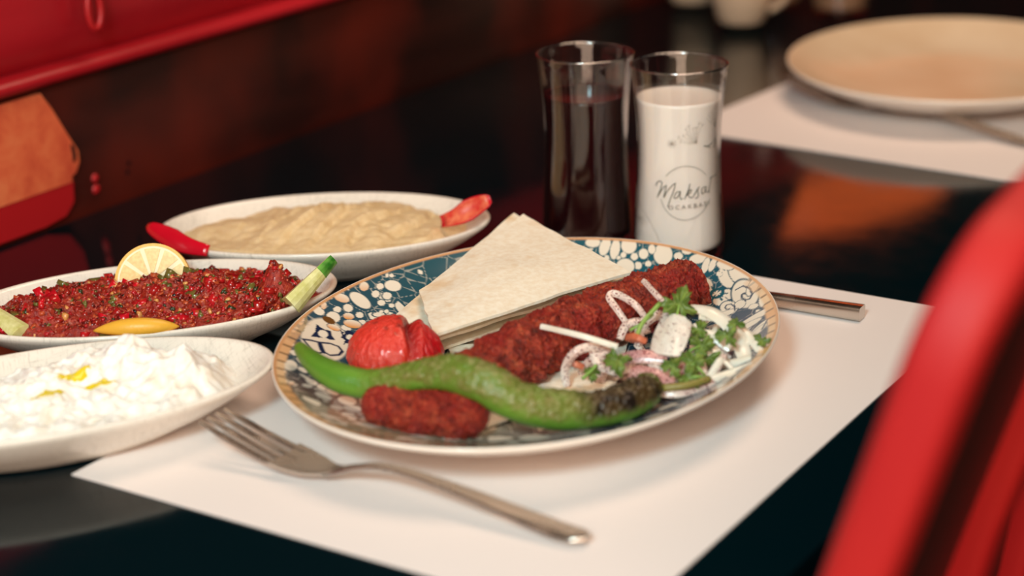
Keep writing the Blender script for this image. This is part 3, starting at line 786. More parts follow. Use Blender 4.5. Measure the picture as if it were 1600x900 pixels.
def kebab(name, pts, rads, label, seed, ridge=0.0011, nl=300, nc=120):
    path = catmull(pts, nl)
    rr = catmull([(r, 0, 0) for r in rads], nl)
    V, F = [], []
    L = sum((path[i+1]-path[i]).length for i in range(nl-1))
    for i, p in enumerate(path):
        t = (path[min(i+1, nl-1)]-path[max(i-1, 0)]).normalized()
        side = t.cross(Vector((0, 0, 1))).normalized(); nn = side.cross(t).normalized()
        s = i/(nl-1)*L
        e = min(s, L-s)
        cap = math.sqrt(max(0.0, 1-max(0.0, 1-e/0.0085)**2.2))
        r = rr[i].x
        for k in range(nc):
            a = 2*PI*k/nc
            x, y = math.cos(a), math.sin(a)
            rad = r*cap
            rad += cap*(ridge*1.5*math.sin(s*2*PI/0.0190+1.1*math.sin(a+seed)+seed)*(0.6+0.4*math.sin(a*2+seed)))
            rad += cap*(0.0013*fbm(x*1.6+seed, y*1.6, s*95, 4)+0.0026*abs(fbm(x*3.4+seed, y*3.4, s*230, 3))+0.0011*abs(fbm(x*9+seed, y*9, s*620, 3)))
            v = p+side*(x*rad*1.03)+nn*(y*rad*0.93)
            V.append(tuple(v))
    for i in range(nl-1):
        for k in range(nc):
            a = i*nc+k; b = i*nc+(k+1) % nc
            F.append((a, b, b+nc, a+nc))
    F.append(tuple(range(nc))[::-1]); F.append(tuple((nl-1)*nc+k for k in range(nc)))
    return tag(fix_normals(mesh(name, V, F, m_keb.m)), label, 'kebab', 'grilled minced kebabs')
kebab('kebab', [(0.1809, 0.3049, 0.0345), (0.1682, 0.2824, 0.0305), (0.1474, 0.2278, 0.0270), (0.1409, 0.1744, 0.0262), (0.1362, 0.1228, 0.0258)],
      [0.0132, 0.0146, 0.0152, 0.0150, 0.0125], 'long grilled minced kebab laid diagonally across the plate', 0.7)
kebab('kebab', [(0.1047, 0.0958, 0.0250), (0.1289, 0.1003, 0.0232), (0.1482, 0.1049, 0.0238), (0.1686, 0.1085, 0.0250)],
      [0.0098, 0.0112, 0.0114, 0.0085], 'short kebab piece lying under the green pepper at the near rim', 4.2, 0.0004)

# ------------------------------------------------------------------ grilled tomato
m_tom = Mat('grilled_tomato', srgb(222, 40, 34), 0.22, 0.5, Coat_Weight=0.25, Subsurface_Weight=0.12, Subsurface_Radius=(0.006, 0.002, 0.001), Subsurface_Scale=0.4)
m_tom.base(m_tom.attr())
m_tom.bump(m_tom.noise(10, 4, 0.6, m_tom.coord((38, 38, 9))), 1.0, 0.0022)
tc = (0.0766, 0.1613, 0.0215)
V, F, CC = [], [], []
NR, NT = 60, 140
foldd = Vector((0.62, 0.30, 0.0)).normalized()
for i in range(NR+1):
    ph = PI*i/NR
    for k in range(NT):
        t = 2*PI*k/NT
        d = Vector((math.sin(ph)*math.cos(t), math.sin(ph)*math.sin(t), math.cos(ph)))
        r = 0.0242*(1+0.03*math.cos(3*t)*math.sin(ph))
        wr = abs(nz(math.cos(t)*6+2, math.sin(t)*6, d.z*1.3))
        r += 0.0017*(0.5-wr)*math.sin(ph)+0.0007*nz(math.cos(t)*15, math.sin(t)*15, d.z*2)*math.sin(ph)+0.0005*nz(d.x*14, d.y*14, d.z*5)
        # split in the skin running over the right shoulder
        g = d.dot(foldd)-0.30-0.10*math.sin(d.z*3)
        cr = math.exp(-(g/0.10)**2)*max(0.0, d.z+0.15)
        lipf = math.exp(-((g-0.17)/0.055)**2)*max(0.0, d.z+0.15)
        r += -0.0052*cr+0.0016*lipf
        z = d.z*r*(0.80 if d.z > 0 else 0.45)
        V.append((d.x*r*1.03, d.y*r*0.98, z))
        c = Vector(srgb(226, 58, 46))
        c = c.lerp(Vector(srgb(196, 14, 26)), min(1, max(0, g*2.2+0.2)))
        c = c.lerp(Vector(srgb(236, 74, 54)), max(0.0, 0.5-wr)*0.9*(1 if g < 0 else 0.2))
        c = c.lerp(Vector(srgb(116, 12, 16)), min(1, cr*0.9))
        ch = nz(d.x*7+9, d.y*7, d.z*7)
        if d.z > 0.80: c = c.lerp(Vector(srgb(84, 20, 14)), max(0.0, min(1.0, (ch-0.25)*1.6)))
        CC.append(c)
for i in range(NR):
    for k in range(NT):
        F.append((i*NT+k, (i+1)*NT+k, (i+1)*NT+(k+1) % NT, i*NT+(k+1) % NT))
tom = fix_normals(mesh('grilled_tomato', V, F, m_tom.m, cols=CC))
tom.location = tc; tom.rotation_euler = (0, 0, math.radians(8))
tag(tom, 'wrinkled grilled red tomato with split skin between pepper and flatbread', 'tomato')

# ------------------------------------------------------------------ grilled green pepper
m_pep = Mat('grilled_pepper', srgb(90, 140, 40), 0.34, 0.45)
m_pep.base(m_pep.attr())
m_pep.bump(m_pep.noise(420, 4, 0.6), 0.5, 0.0012)
pk = [(0.0498, 0.1156, 0.0365), (0.0684, 0.1041, 0.0350), (0.0874, 0.0997, 0.0320), (0.1048, 0.1026, 0.0310), (0.1261, 0.1054, 0.0375), (0.1466, 0.1086, 0.0430), (0.1666, 0.1086, 0.0420), (0.1804, 0.1120, 0.0350), (0.1923, 0.1213, 0.0290), (0.2041, 0.1340, 0.0260), (0.2144, 0.1499, 0.0255), (0.2183, 0.1684, 0.0255), (0.2167, 0.1819, 0.0250)]
rk = [0.0030, 0.0058, 0.0078, 0.0080, 0.0078, 0.0094, 0.0104, 0.0104, 0.0104, 0.0106, 0.0110, 0.0104, 0.0070]
NL, NC = 300, 72
path = catmull(pk, NL); rr = catmull([(r, 0, 0) for r in rk], NL)
V, F, CC = [], [], []
for i, p in enumerate(path):
    t = (path[min(i+1, NL-1)]-path[max(i-1, 0)]).normalized()
    side = t.cross(Vector((0, 0, 1))).normalized(); nn = side.cross(t).normalized()
    s = i/(NL-1)
    r = rr[i].x
    endc = min(1.0, (1-s)/0.035); r *= math.sqrt(max(0.02, 1-(1-endc)**2))
    if s < 0.012: r *= 0.75+0.25*s/0.012
    for k in range(NC):
        a = 2*PI*k/NC
        x, y = math.cos(a), math.sin(a)   # y up, x to the near side
        top = max(0.0, min(1.0, (y+0.42+0.35*nz(s*30, x*2, 5))*2.2))
        blister = max(0.0, min(1.0, (s-0.22)/0.08))*top
        char = max(0.0, min(1.0, (s-0.72)/0.06))*top*max(0.0, min(1.0, (0.985-s)/0.03))
        q1 = p+side*(x*r)+nn*(y*r)
        bl = noise.voronoi(q1*330.0)[0]
        bub = max(0.0, 0.55-bl[0]*1.1)
        rad = r*(1+0.05*nz(s*16, x*1.2, y*1.2))+blister*0.0013*bub+char*(0.0018*bub-0.0010)+0.0010*blister*nz(q1.x*420, q1.y*420, q1.z*420)
        if char > 0.3: rad -= 0.0022*char*max(0, y)
        V.append(tuple(p+side*(x*rad)+nn*(y*rad*0.92)))
        g0 = Vector(srgb(108, 150, 50)).lerp(Vector(srgb(76, 126, 34)), 0.5+0.5*nz(s*9, x*1.5, y*1.5))
        g0 = g0.lerp(Vector(srgb(112, 108, 50)), blister*min(1.0, 0.66+0.6*bub+0.4*nz(q1.x*160, q1.y*160, q1.z*160)))
        g0 = g0.lerp(Vector(srgb(176, 170, 116)), blister*min(1.0, bub*0.9))
        ck = Vector(srgb(66, 50, 26)).lerp(Vector(srgb(128, 112, 78)), min(1.0, bub*1.3))
        ck = ck.lerp(Vector(srgb(24, 16, 12)), max(0.0, min(1.0, nz(q1.x*150, q1.y*150, 3)*2.2)))
        g0 = g0.lerp(ck, char)
        if s < 0.012: g0 = Vector(srgb(150, 140, 80))
        CC.append(g0)
for i in range(NL-1):
    for k in range(NC):
        a = i*NC+k; b = i*NC+(k+1) % NC
        F.append((a, b, b+NC, a+NC))
F.append(tuple(range(NC))[::-1]); F.append(tuple((NL-1)*NC+k for k in range(NC)))
tag(fix_normals(mesh('grilled_pepper', V, F, m_pep.m, cols=CC)), 'long grilled green pepper with a blistered charred end snaking along the near rim', 'pepper')

# ------------------------------------------------------------------ flatbread
m_bread = Mat('flatbread', srgb(240, 222, 188), 0.7, 0.25)
_s = m_bread.ramp(m_bread.noise(42, 2, 0.45), [(0.60, (0, 0, 0)), (0.74, (0.55,)*3)])
_f = m_bread.ramp(m_bread.noise(300, 3), [(0.35, srgb(240, 226, 202)), (0.65, srgb(248, 240, 222))])
m_bread.base(m_bread.mix(_s, _f, srgb(218, 176, 118)))
m_bread.bump(m_bread.noise(160, 4, 0.6), 0.16, 0.0014)
def bread_sheet(name, parent, A, B, C, D, sag, seed, thick=0.0016, n=40, edge=0.0012):
    """curved sheet over the quad A B C D (A->B back edge, D->C front edge)"""
    A, B, C, D = map(Vector, (A, B, C, D))
    o0 = Vector(parent.location)
    top, bot = [], []
    for i in range(n+1):
        for j in range(n+1):
            u, v = i/n, j/n
            p = A.lerp(B, u).lerp(D.lerp(C, u), v)
            w = edge*nz(u*7+seed, v*7)
            ctr = (A+B+C+D)/4
            if i in (0, n) or j in (0, n): p = p+(p-ctr).normalized()*w
            p.z += sag*math.sin(PI*u)*math.sin(PI*v)+0.0015*nz(u*3+seed, v*3, seed)+0.0003*nz(u*9, v*9, seed)
            p -= o0
            top.append(tuple(p)); bot.append((p.x, p.y, p.z-thick))
    V = top+bot
    M1 = (n+1)**2
    F = []
    for i in range(n):
        for j in range(n):
            a = i*(n+1)+j
            F.append((a, a+1, a+n+2, a+n+1)); F.append((M1+a, M1+a+n+1, M1+a+n+2, M1+a+1))
    for i in range(n):
        for a, b in ((i*(n+1), (i+1)*(n+1)), (i*(n+1)+n, (i+1)*(n+1)+n), (i, i+1), (n*(n+1)+i, n*(n+1)+i+1)):
            F.append((a, b, M1+b, M1+a))
    return auto_smooth(fix_normals(mesh(name, V, F, m_bread.m, parent)), 60)
br = empty('flatbread', (0.0426, 0.3015, 0.0120))
tag(br, 'folded triangle of thin pale flatbread leaning on the back rim of the plate', 'bread')
bread_sheet('layer', br, (0.0459, 0.3392, 0.0440), (0.1437, 0.2950, 0.0360), (0.0915, 0.1751, 0.0310), (0.0480, 0.2255, 0.0320), 0.0030, 1.3)
bread_sheet('layer', br, (0.0333, 0.3483, 0.0405), (0.1353, 0.3058, 0.0290), (0.0859, 0.1876, 0.0225), (0.0478, 0.1994, 0.0235), 0.0012, 5.1)
bread_sheet('layer', br, (0.0325, 0.3516, 0.0370), (0.1302, 0.3133, 0.0220), (0.0833, 0.1943, 0.0135), (0.0453, 0.2056, 0.0180), 0.0000, 8.7)
bt = empty('flatbread_piece', (0.1426, 0.1896, 0.0105))
tag(bt, 'flat piece of flatbread lying under the long kebab and pepper', 'bread')
bread_sheet('sheet', bt, (0.0817, 0.2028, 0.0125), (0.1590, 0.2663, 0.0125), (0.1892, 0.1947, 0.0125), (0.1562, 0.1173, 0.0130), 0.0002, 3.3, 0.0014)
# ------------------------------------------------------------------ onion and parsley salad with sumac
def onion_mat(name, a, b, specks):
    m = Mat(name, a, 0.25, 0.5, Subsurface_Weight=0.25, Subsurface_Radius=(0.004, 0.003, 0.003), Subsurface_Scale=0.4)
    c = m.ramp(m.noise(120, 3), [(0.3, a), (0.7, b)])
    c = m.mix(m.ramp(m.noise(900, 2, 0.5), [(specks, (0, 0, 0)), (specks+0.03, (1, 1, 1))]), c, srgb(120, 20, 36))
    m.base(c)
    return m.m
m_on1 = onion_mat('onion_white', srgb(236, 226, 206), srgb(244, 238, 224), 0.72)
m_on2 = onion_mat('onion_sumac', srgb(228, 196, 184), srgb(240, 224, 212), 0.585)
m_on3 = onion_mat('onion_pink', srgb(216, 150, 148), srgb(230, 188, 180), 0.57)
GRP = 'onion strips in the salad'
def onion(pts, w, th, mat, label, up=(0.3, -0.5, 0.8), n=22, taper=True, twist=0.0):
    path = catmull(pts, n)
    sc = [(0.55+0.45*math.sin(PI*(0.08+0.84*i/(n-1)))**0.5 if taper else 1.0, 1.0) for i in range(n)]
    hw = w/2
    prof = [(-hw, -th*0.2), (-hw*0.5, th*0.35), (0, th*0.55), (hw*0.5, th*0.35), (hw, -th*0.2), (hw*0.5, -th*0.55), (0, -th*0.4), (-hw*0.5, -th*0.55)]
    V, F = sweep(path, prof, up=up, scales=sc, twist=[twist*i/(n-1) for i in range(n)])
    o = auto_smooth(fix_normals(mesh('onion_strip', V, F, mat)), 55)
    return tag(o, label, 'onion', GRP)
onion([(0.1524, 0.1850, 0.0425), (0.1771, 0.1809, 0.0435), (0.1948, 0.1884, 0.0380)], 0.0036, 0.0020, m_on1, 'straight onion matchstick lying across the middle of the long kebab', taper=False)
onion([(0.1752, 0.2519, 0.0500), (0.1888, 0.2396, 0.0490), (0.2005, 0.2330, 0.0450)], 0.0036, 0.0020, m_on2, 'short straight onion stick on the far part of the kebab', taper=False)
onion([(0.1811, 0.2284, 0.0300), (0.1729, 0.2282, 0.0400), (0.1662, 0.2307, 0.0455), (0.1676, 0.2351, 0.0465), (0.1818, 0.2300, 0.0445), (0.1888, 0.2324, 0.0350)], 0.0038, 0.0014, m_on2, 'sumac dusted onion loop propped against the kebab', (0.5, -0.75, 0.3), 30)
onion([(0.1707, 0.1787, 0.0150), (0.1686, 0.1806, 0.0230), (0.1740, 0.1807, 0.0330), (0.1801, 0.1883, 0.0350), (0.1874, 0.1968, 0.0310)], 0.0046, 0.0016, m_on2, 'arched sumac dusted onion strip at the left end of the salad', (0.5, -0.75, 0.3), 28)
onion([(0.1728, 0.1882, 0.0190), (0.1796, 0.1882, 0.0280), (0.1888, 0.1905, 0.0310), (0.1955, 0.1954, 0.0250)], 0.0042, 0.0016, m_on2, 'small onion arch nested inside the left end of the salad', (0.5, -0.75, 0.3))
onion([(0.1789, 0.1903, 0.0320), (0.1867, 0.1850, 0.0270), (0.1985, 0.1836, 0.0270), (0.2017, 0.1923, 0.0280)], 0.0046, 0.0016, m_on2, 'curled onion strip below the left parsley leaf')
onion([(0.1913, 0.2167, 0.0280), (0.1901, 0.2216, 0.0360), (0.1930, 0.2303, 0.0400), (0.2008, 0.2366, 0.0400)], 0.0056, 0.0018, m_on2, 'pale curved onion strip left of the broad onion petal', (0.5, -0.75, 0.3))
onion([(0.1807, 0.2155, 0.0300), (0.1814, 0.2212, 0.0360), (0.1863, 0.2272, 0.0370), (0.1928, 0.2236, 0.0330)], 0.0048, 0.0018, m_on2, 'short onion curl beside the diced tomato')
onion([(0.2068, 0.2436, 0.0430), (0.2201, 0.2421, 0.0430), (0.2322, 0.2421, 0.0360), (0.2398, 0.2378, 0.0280), (0.2460, 0.2296, 0.0240)], 0.0090, 0.0020, m_on1, 'wide white onion arc over the right side of the salad', (0.2, -0.3, 0.9), 28)
onion([(0.2133, 0.2353, 0.0370), (0.2253, 0.2263, 0.0310), (0.2367, 0.2237, 0.0250)], 0.0090, 0.0020, m_on1, 'thick white onion strip inside the wide right arc', (0.2, -0.4, 0.9))
onion([(0.2145, 0.2387, 0.0410), (0.2262, 0.2447, 0.0390), (0.2373, 0.2475, 0.0330), (0.2500, 0.2374, 0.0290)], 0.0058, 0.0016, m_on1, 'outermost thin white onion strip on the right', (0.1, -0.3, 0.9), 26)
onion([(0.2240, 0.2225, 0.0230), (0.2387, 0.2256, 0.0240), (0.2492, 0.2288, 0.0280)], 0.0054, 0.0018, m_on1, 'white onion strip lying level at the right rim')
onion([(0.2384, 0.2017, 0.0235), (0.2471, 0.2156, 0.0250), (0.2555, 0.2200, 0.0285)], 0.0052, 0.0018, m_on1, 'white onion strip reaching the ochre border at right')
onion([(0.2227, 0.2170, 0.0320), (0.2307, 0.2091, 0.0290), (0.2357, 0.2035, 0.0230)], 0.0046, 0.0018, m_on2, 'onion strip hanging down in front of the parsley')
onion([(0.2020, 0.1883, 0.0260), (0.2162, 0.1856, 0.0270), (0.2252, 0.1902, 0.0230)], 0.0105, 0.0022, m_on3, 'broad pink onion piece behind the charred pepper end', (0.2, -0.6, 0.8))
onion([(0.1889, 0.1921, 0.0270), (0.2023, 0.1978, 0.0310), (0.2154, 0.2019, 0.0300)], 0.0080, 0.0022, m_on3, 'pink sumac stained onion strip across the salad middle', (0.2, -0.6, 0.8))
onion([(0.2187, 0.2025, 0.0290), (0.2281, 0.1969, 0.0280), (0.2343, 0.1960, 0.0220)], 0.0090, 0.0022, m_on3, 'deep pink sumac stained onion slab at the near edge', (0.2, -0.6, 0.8))
onion([(0.2193, 0.1798, 0.0215), (0.2322, 0.1855, 0.0220), (0.2417, 0.2015, 0.0235)], 0.0058, 0.0018, m_on2, 'thin onion strip lying along the near border of the plate')
onion([(0.2017, 0.2044, 0.0300), (0.2138, 0.1968, 0.0280), (0.2227, 0.2045, 0.0270)], 0.0060, 0.0018, m_on2, 'onion strip under the broad onion petal')
onion([(0.2302, 0.2355, 0.0270), (0.2376, 0.2388, 0.0290), (0.2430, 0.2461, 0.0310)], 0.0036, 0.0014, m_on1, 'fine white onion shred near the scroll print')
onion([(0.2195, 0.2290, 0.0360), (0.2270, 0.2328, 0.0340), (0.2358, 0.2327, 0.0290)], 0.0066, 0.0016, m_on1, 'white onion shred crossing the thick right strip')
# broad onion petal
A = [Vector(p) for p in ((0.1976, 0.2300, 0.0430), (0.2178, 0.2280, 0.0430), (0.2251, 0.1985, 0.0330), (0.2035, 0.2024, 0.0310))]
V, F = [], []
NU = 16
for k in (0, 1):
    for i in range(NU+1):
        for j in range(NU+1):
            u, v = i/NU, j/NU
            p = A[0].lerp(A[1], u).lerp(A[3].lerp(A[2], u), v)
            a_, b_ = u*2-1, v*2-1
            a2, b2 = a_*math.sqrt(1-b_*b_/3.6), b_*math.sqrt(1-a_*a_/3.6)
            u_, v_ = (a2+1)/2, (b2+1)/2
            p = A[0].lerp(A[1], u_).lerp(A[3].lerp(A[2], u_), v_)
            p += Vector((0.45, -0.6, 0.66))*(0.0052*math.sin(PI*u)*(0.55+0.45*math.sin(PI*v))-k*0.0022+0.0006*nz(u*4, v*4, 9))
            V.append(tuple(p))
M1 = (NU+1)**2
for i in range(NU):
    for j in range(NU):
        a = i*(NU+1)+j
        F.append((a, a+1, a+NU+2, a+NU+1)); F.append((M1+a, M1+a+NU+1, M1+a+NU+2, M1+a+1))
    for a, b in ((i*(NU+1), (i+1)*(NU+1)), (i*(NU+1)+NU, (i+1)*(NU+1)+NU), (i, i+1), (NU*(NU+1)+i, NU*(NU+1)+i+1)):
        F.append((a, b, M1+b, M1+a))
m_on4 = onion_mat('onion_petal_skin', srgb(240, 228, 214), srgb(246, 240, 230), 0.69)
tag(auto_smooth(fix_normals(mesh('onion_petal', V, F, m_on4)), 60), 'broad shiny white onion petal in the centre of the salad', 'onion', GRP)

rng = random.Random(21)
for k in range(22):
    cxy = rng.choice([(0.1885, 0.2128, 0.0200), (0.2020, 0.2052, 0.0200), (0.2125, 0.2060, 0.0200), (0.2165, 0.2484, 0.0200), (0.2297, 0.2402, 0.0200), (0.2261, 0.2589, 0.0200), (0.1806, 0.2035, 0.0200), (0.2241, 0.1978, 0.0200), (0.1835, 0.2465, 0.0200), (0.2351, 0.2183, 0.0200)])
    x, y = cxy[0]+rng.gauss(0, 0.004), cxy[1]+rng.gauss(0, 0.005)
    z = plate_z(x, y)+rng.uniform(0.003, 0.010)
    a = rng.uniform(0, PI); L = rng.uniform(0.007, 0.013); bow = rng.uniform(-0.006, 0.006)
    d = Vector((math.cos(a), math.sin(a), 0)); nr_ = Vector((-math.sin(a), math.cos(a), 0))
    c0 = Vector((x, y, z))
    q0, q2 = c0-d*L, c0+d*L
    q0.z = max(plate_z(q0.x, q0.y)+0.002, z-0.004); q2.z = max(plate_z(q2.x, q2.y)+0.002, z-0.004)
    left = cxy[0] < 0.205
    onion([q0, c0+nr_*bow+Vector((0, 0, 0.0035)), q2], rng.uniform(0.0034, 0.0062), 0.0017, rng.choice([m_on2, m_on2, m_on3]) if left else rng.choice([m_on1, m_on1, m_on2]),
          'short sumac pink onion shred tangled low in the left half of the salad' if left else 'short white onion shred tangled low in the right half of the salad', (rng.uniform(-0.4, 0.5), rng.uniform(-0.7, 0.2), 0.8), 14)
m_leaf = Mat('parsley_leaf', srgb(104, 150, 44), 0.4, 0.45, Subsurface_Weight=0.1, Subsurface_Radius=(0.001, 0.002, 0.0005), Subsurface_Scale=0.4)
m_leaf.base(m_leaf.ramp(m_leaf.noise(180, 3), [(0.3, srgb(66, 94, 28)), (0.7, srgb(134, 154, 70))]))
m_leaf.bump(m_leaf.noise(400, 3), 0.3, 0.0008)
m_stem = Mat('parsley_stem', srgb(140, 178, 84), 0.35, 0.5)
def parsley(c, r, nrm, rot, seed, label, stem=True):
    c = Vector(c); nrm = Vector(nrm).normalized()
    q = nrm.to_track_quat('Z', 'Y')
    root = empty('parsley_leaf', c)
    tag(root, label, 'parsley', 'parsley leaves in the salad')
    n = 60
    V, F = [Vector((0, 0, 0))], []
    for ring in (0.35, 0.7, 1.0):
        for k in range(n):
            t = 2*PI*k/n
            lob = 0.42+0.58*abs(math.cos(1.5*t))**0.8
            jag = 1+0.26*((k % 4)/3-0.5)+0.10*nz(k*0.9, seed)
            d = r*ring*(lob*jag if ring > 0.5 else lob)
            if abs(t-PI) < 0.25: d *= 0.55
            V.append(Vector((d*math.cos(t), d*math.sin(t), 0.42*r*nz(math.cos(t)*2+seed, math.sin(t)*2, ring*2)+0.30*r*math.cos(3*t+seed)*ring*ring+0.16*r*math.cos(8*t)*ring-0.10*r*ring*ring)))
    for k in range(n):
        F.append((0, 1+k, 1+(k+1) % n))
        for rg in range(2):
            a = 1+rg*n+k; b = 1+rg*n+(k+1) % n
            F.append((a, a+n, b+n, b))
    R = Matrix.Rotation(rot, 3, 'Z')
    top = [q @ (R @ v) for v in V]
    N = len(top)
    bot = [v-nrm*0.00035 for v in top]
    F2 = F+[tuple(i+N for i in f[::-1]) for f in F]+[(1+2*n+k, 1+2*n+(k+1) % n, N+1+2*n+(k+1) % n, N+1+2*n+k) for k in range(n)]
    fix_normals(mesh('blade', [tuple(v) for v in top+bot], F2, m_leaf.m, root))
    if stem:
        d = q @ (R @ Vector((-1, 0, 0)))
        V, F = sweep([d*(r*0.1), d*(r*0.7)-Vector((0, 0, 0.0006)), d*(r*1.3)-Vector((0, 0, 0.0028))], circ(0.0007, 7), up=(0.3, 0.2, 1))
        mesh('stalk', V, F, m_stem.m, root)
parsley((0.2071, 0.2317, 0.0490), 0.0098, (0.35, -0.55, 0.75), 1.3, 1.0, 'large bright parsley leaf at the top of the salad against the kebab')
parsley((0.2018, 0.1764, 0.0360), 0.0074, (0.3, -0.4, 0.85), 0.4, 2.2, 'parsley leaf behind the charred pepper end', False)
parsley((0.2316, 0.1982, 0.0330), 0.0072, (0.45, -0.65, 0.6), 2.4, 3.1, 'parsley leaf at the lower right of the broad onion petal')
parsley((0.2276, 0.2159, 0.0350), 0.0072, (0.45, -0.55, 0.6), 0.2, 4.7, 'dark parsley leaf between the onion petal and the right strips')
parsley((0.2341, 0.1906, 0.0280), 0.0062, (0.45, -0.65, 0.6), 3.4, 5.3, 'parsley leaf hanging at the near edge of the salad')
parsley((0.2205, 0.2269, 0.0390), 0.0056, (0.4, -0.5, 0.7), 5.2, 6.4, 'small parsley leaf right of the top of the onion petal', False)
parsley((0.2371, 0.2255, 0.0390), 0.0062, (0.3, -0.5, 0.8), 1.0, 7.9, 'pale parsley leaf lying on the wide right onion arc', False)
parsley((0.2347, 0.2399, 0.0400), 0.0050, (0.2, -0.4, 0.9), 2.0, 8.8, 'small parsley leaf at the far edge of the right onion arc', False)
parsley((0.2263, 0.1867, 0.0340), 0.0058, (0.4, -0.6, 0.7), 0.9, 9.5, 'small parsley leaf below the broad onion petal', False)
parsley((0.1851, 0.1800, 0.0250), 0.0046, (0.4, -0.6, 0.7), 2.6, 10.1, 'tiny parsley leaf in the left end of the salad', False)
parsley((0.2301, 0.2166, 0.0290), 0.0070, (0.4, -0.5, 0.7), 4.1, 11.6, 'dark parsley leaf under the right onion strips', False)
parsley((0.2477, 0.2437, 0.0320), 0.0046, (0.2, -0.4, 0.9), 0.2, 12.6, 'parsley fragment by the ochre border at right', False)
def stalk(pts, r, label, mat=None):
    V, F = sweep(catmull(pts, 14), circ(r, 8), up=(0.2, 0.3, 1))
    tag(mesh('parsley_stalk', V, F, mat or m_stem.m), label, 'parsley', 'parsley stalks in the salad')
stalk([(0.1999, 0.1984, 0.0400), (0.1977, 0.2090, 0.0440), (0.1981, 0.2269, 0.0490)], 0.0013, 'pale green parsley stalk slanting up from the salad middle')
stalk([(0.1918, 0.2064, 0.0400), (0.1963, 0.2103, 0.0430), (0.1966, 0.2221, 0.0440)], 0.0007, 'thin parsley stalk crossing the slanted stalk')
m_olv = Mat('wilted_stalk', srgb(140, 128, 62), 0.4)
stalk([(0.2248, 0.1802, 0.0245), (0.2351, 0.1868, 0.0255), (0.2410, 0.1980, 0.0260)], 0.0019, 'olive coloured wilted stalk at the near edge of the salad', m_olv.m)
stalk([(0.1836, 0.1723, 0.0240), (0.1856, 0.1785, 0.0270), (0.1866, 0.1812, 0.0290)], 0.0009, 'short green stalk in the left end of the salad')
# tomato dice
m_dice = Mat('tomato_dice', srgb(204, 112, 80), 0.25, 0.5)
for p, s, lb in (((0.1987, 0.1978, 0.0400), 0.0030, 'diced tomato piece beside the slanted parsley stalk'), ((0.2019, 0.1994, 0.0390), 0.0026, 'diced tomato piece touching the broad onion petal'), ((0.1776, 0.1782, 0.0280), 0.0026, 'diced tomato piece inside the left onion arch')):
    o = bevel_box('tomato_dice', -s*1.3, s*1.3, -s, s, -s*0.6, s*0.6, m_dice.m, None, s*0.3, 2)
    o.location = p; o.rotation_euler = (0.5, 0.4, s*900)
    tag(o, lb, 'tomato', 'diced tomato in the salad')
# sumac flecks on the salad and kebab
m_sum = Mat('sumac', srgb(104, 12, 30), 0.5)
rng = random.Random(11)
V, F = [], []
sal = [(0.1796, 0.1730, 0.0340), (0.1917, 0.1777, 0.0360), (0.2034, 0.1859, 0.0340), (0.2122, 0.1998, 0.0445), (0.2148, 0.2085, 0.0455), (0.2216, 0.2025, 0.0385), (0.2311, 0.1909, 0.0290), (0.2199, 0.1787, 0.0295), (0.1915, 0.2178, 0.0400), (0.1713, 0.2271, 0.0440)]
for i in range(420):
    c = Vector(rng.choice(sal))+Vector((rng.gauss(0, 0.006), rng.gauss(0, 0.007), rng.uniform(-0.004, 0.0025)))
    s = rng.uniform(0.0003, 0.0008); b0 = len(V)
    for k in range(4):
        V.append(tuple(c+Vector((rng.uniform(-s, s), rng.uniform(-s, s), rng.uniform(-s, s)))))
    F += [(b0, b0+1, b0+2), (b0, b0+2, b0+3), (b0, b0+3, b0+1), (b0+1, b0+3, b0+2)]
tag(mesh('sumac_flakes', V, F, m_sum.m, smooth=False), 'dark red sumac flakes sprinkled over the onion salad', 'sumac', kind='stuff')

# ------------------------------------------------------------------ drinking glasses
m_glass = Mat('clear_glass')
_tr = m_glass.n('ShaderNodeBsdfTransparent'); _tr.inputs[0].default_value = (0.985, 0.985, 0.985, 1)
_gl = m_glass.n('ShaderNodeBsdfGlossy'); _gl.inputs['Roughness'].default_value = 0.02
_lw = m_glass.n('ShaderNodeLayerWeight')
_pw = m_glass.n('ShaderNodeMath'); _pw.operation = 'POWER'; _pw.inputs[1].default_value = 3.2
_ml = m_glass.n('ShaderNodeMath'); _ml.operation = 'MULTIPLY_ADD'; _ml.inputs[1].default_value = 0.95; _ml.inputs[2].default_value = 0.04
m_glass.l(_lw.outputs['Facing'], _pw.inputs[0]); m_glass.l(_pw.outputs[0], _ml.inputs[0])
_mx = m_glass.n('ShaderNodeMixShader')
m_glass.l(_ml.outputs[0], _mx.inputs[0]); m_glass.l(_tr.outputs[0], _mx.inputs[1]); m_glass.l(_gl.outputs[0], _mx.inputs[2])
m_glass.l(_mx.outputs[0], m_glass.nt.nodes['Material Output'].inputs[0])
m_rim = Mat('glass_rim')
_tr = m_rim.n('ShaderNodeBsdfTransparent'); _gl = m_rim.n('ShaderNodeBsdfGlossy'); _gl.inputs['Roughness'].default_value = 0.12
_mx = m_rim.n('ShaderNodeMixShader'); _mx.inputs[0].default_value = 0.35
m_rim.l(_tr.outputs[0], _mx.inputs[1]); m_rim.l(_gl.outputs[0], _mx.inputs[2]); m_rim.l(_mx.outputs[0], m_rim.nt.nodes['Material Output'].inputs[0])
GZ = [0, .003, .012, .03, .055, .075, .095, .110, .1215]; GR = [.0268, .0286, .0284, .0274, .0260, .0258, .0268, .0284, .0300]
gz = np.linspace(0, 0.1215, 60)
gr = np.interp(gz, GZ, GR); gr = np.convolve(np.pad(gr, 4, mode='edge'), np.ones(9)/9, 'valid'); gr[:3] = (.0262, .0276, .0282)
def grad(z): return float(np.interp(z, gz, gr))
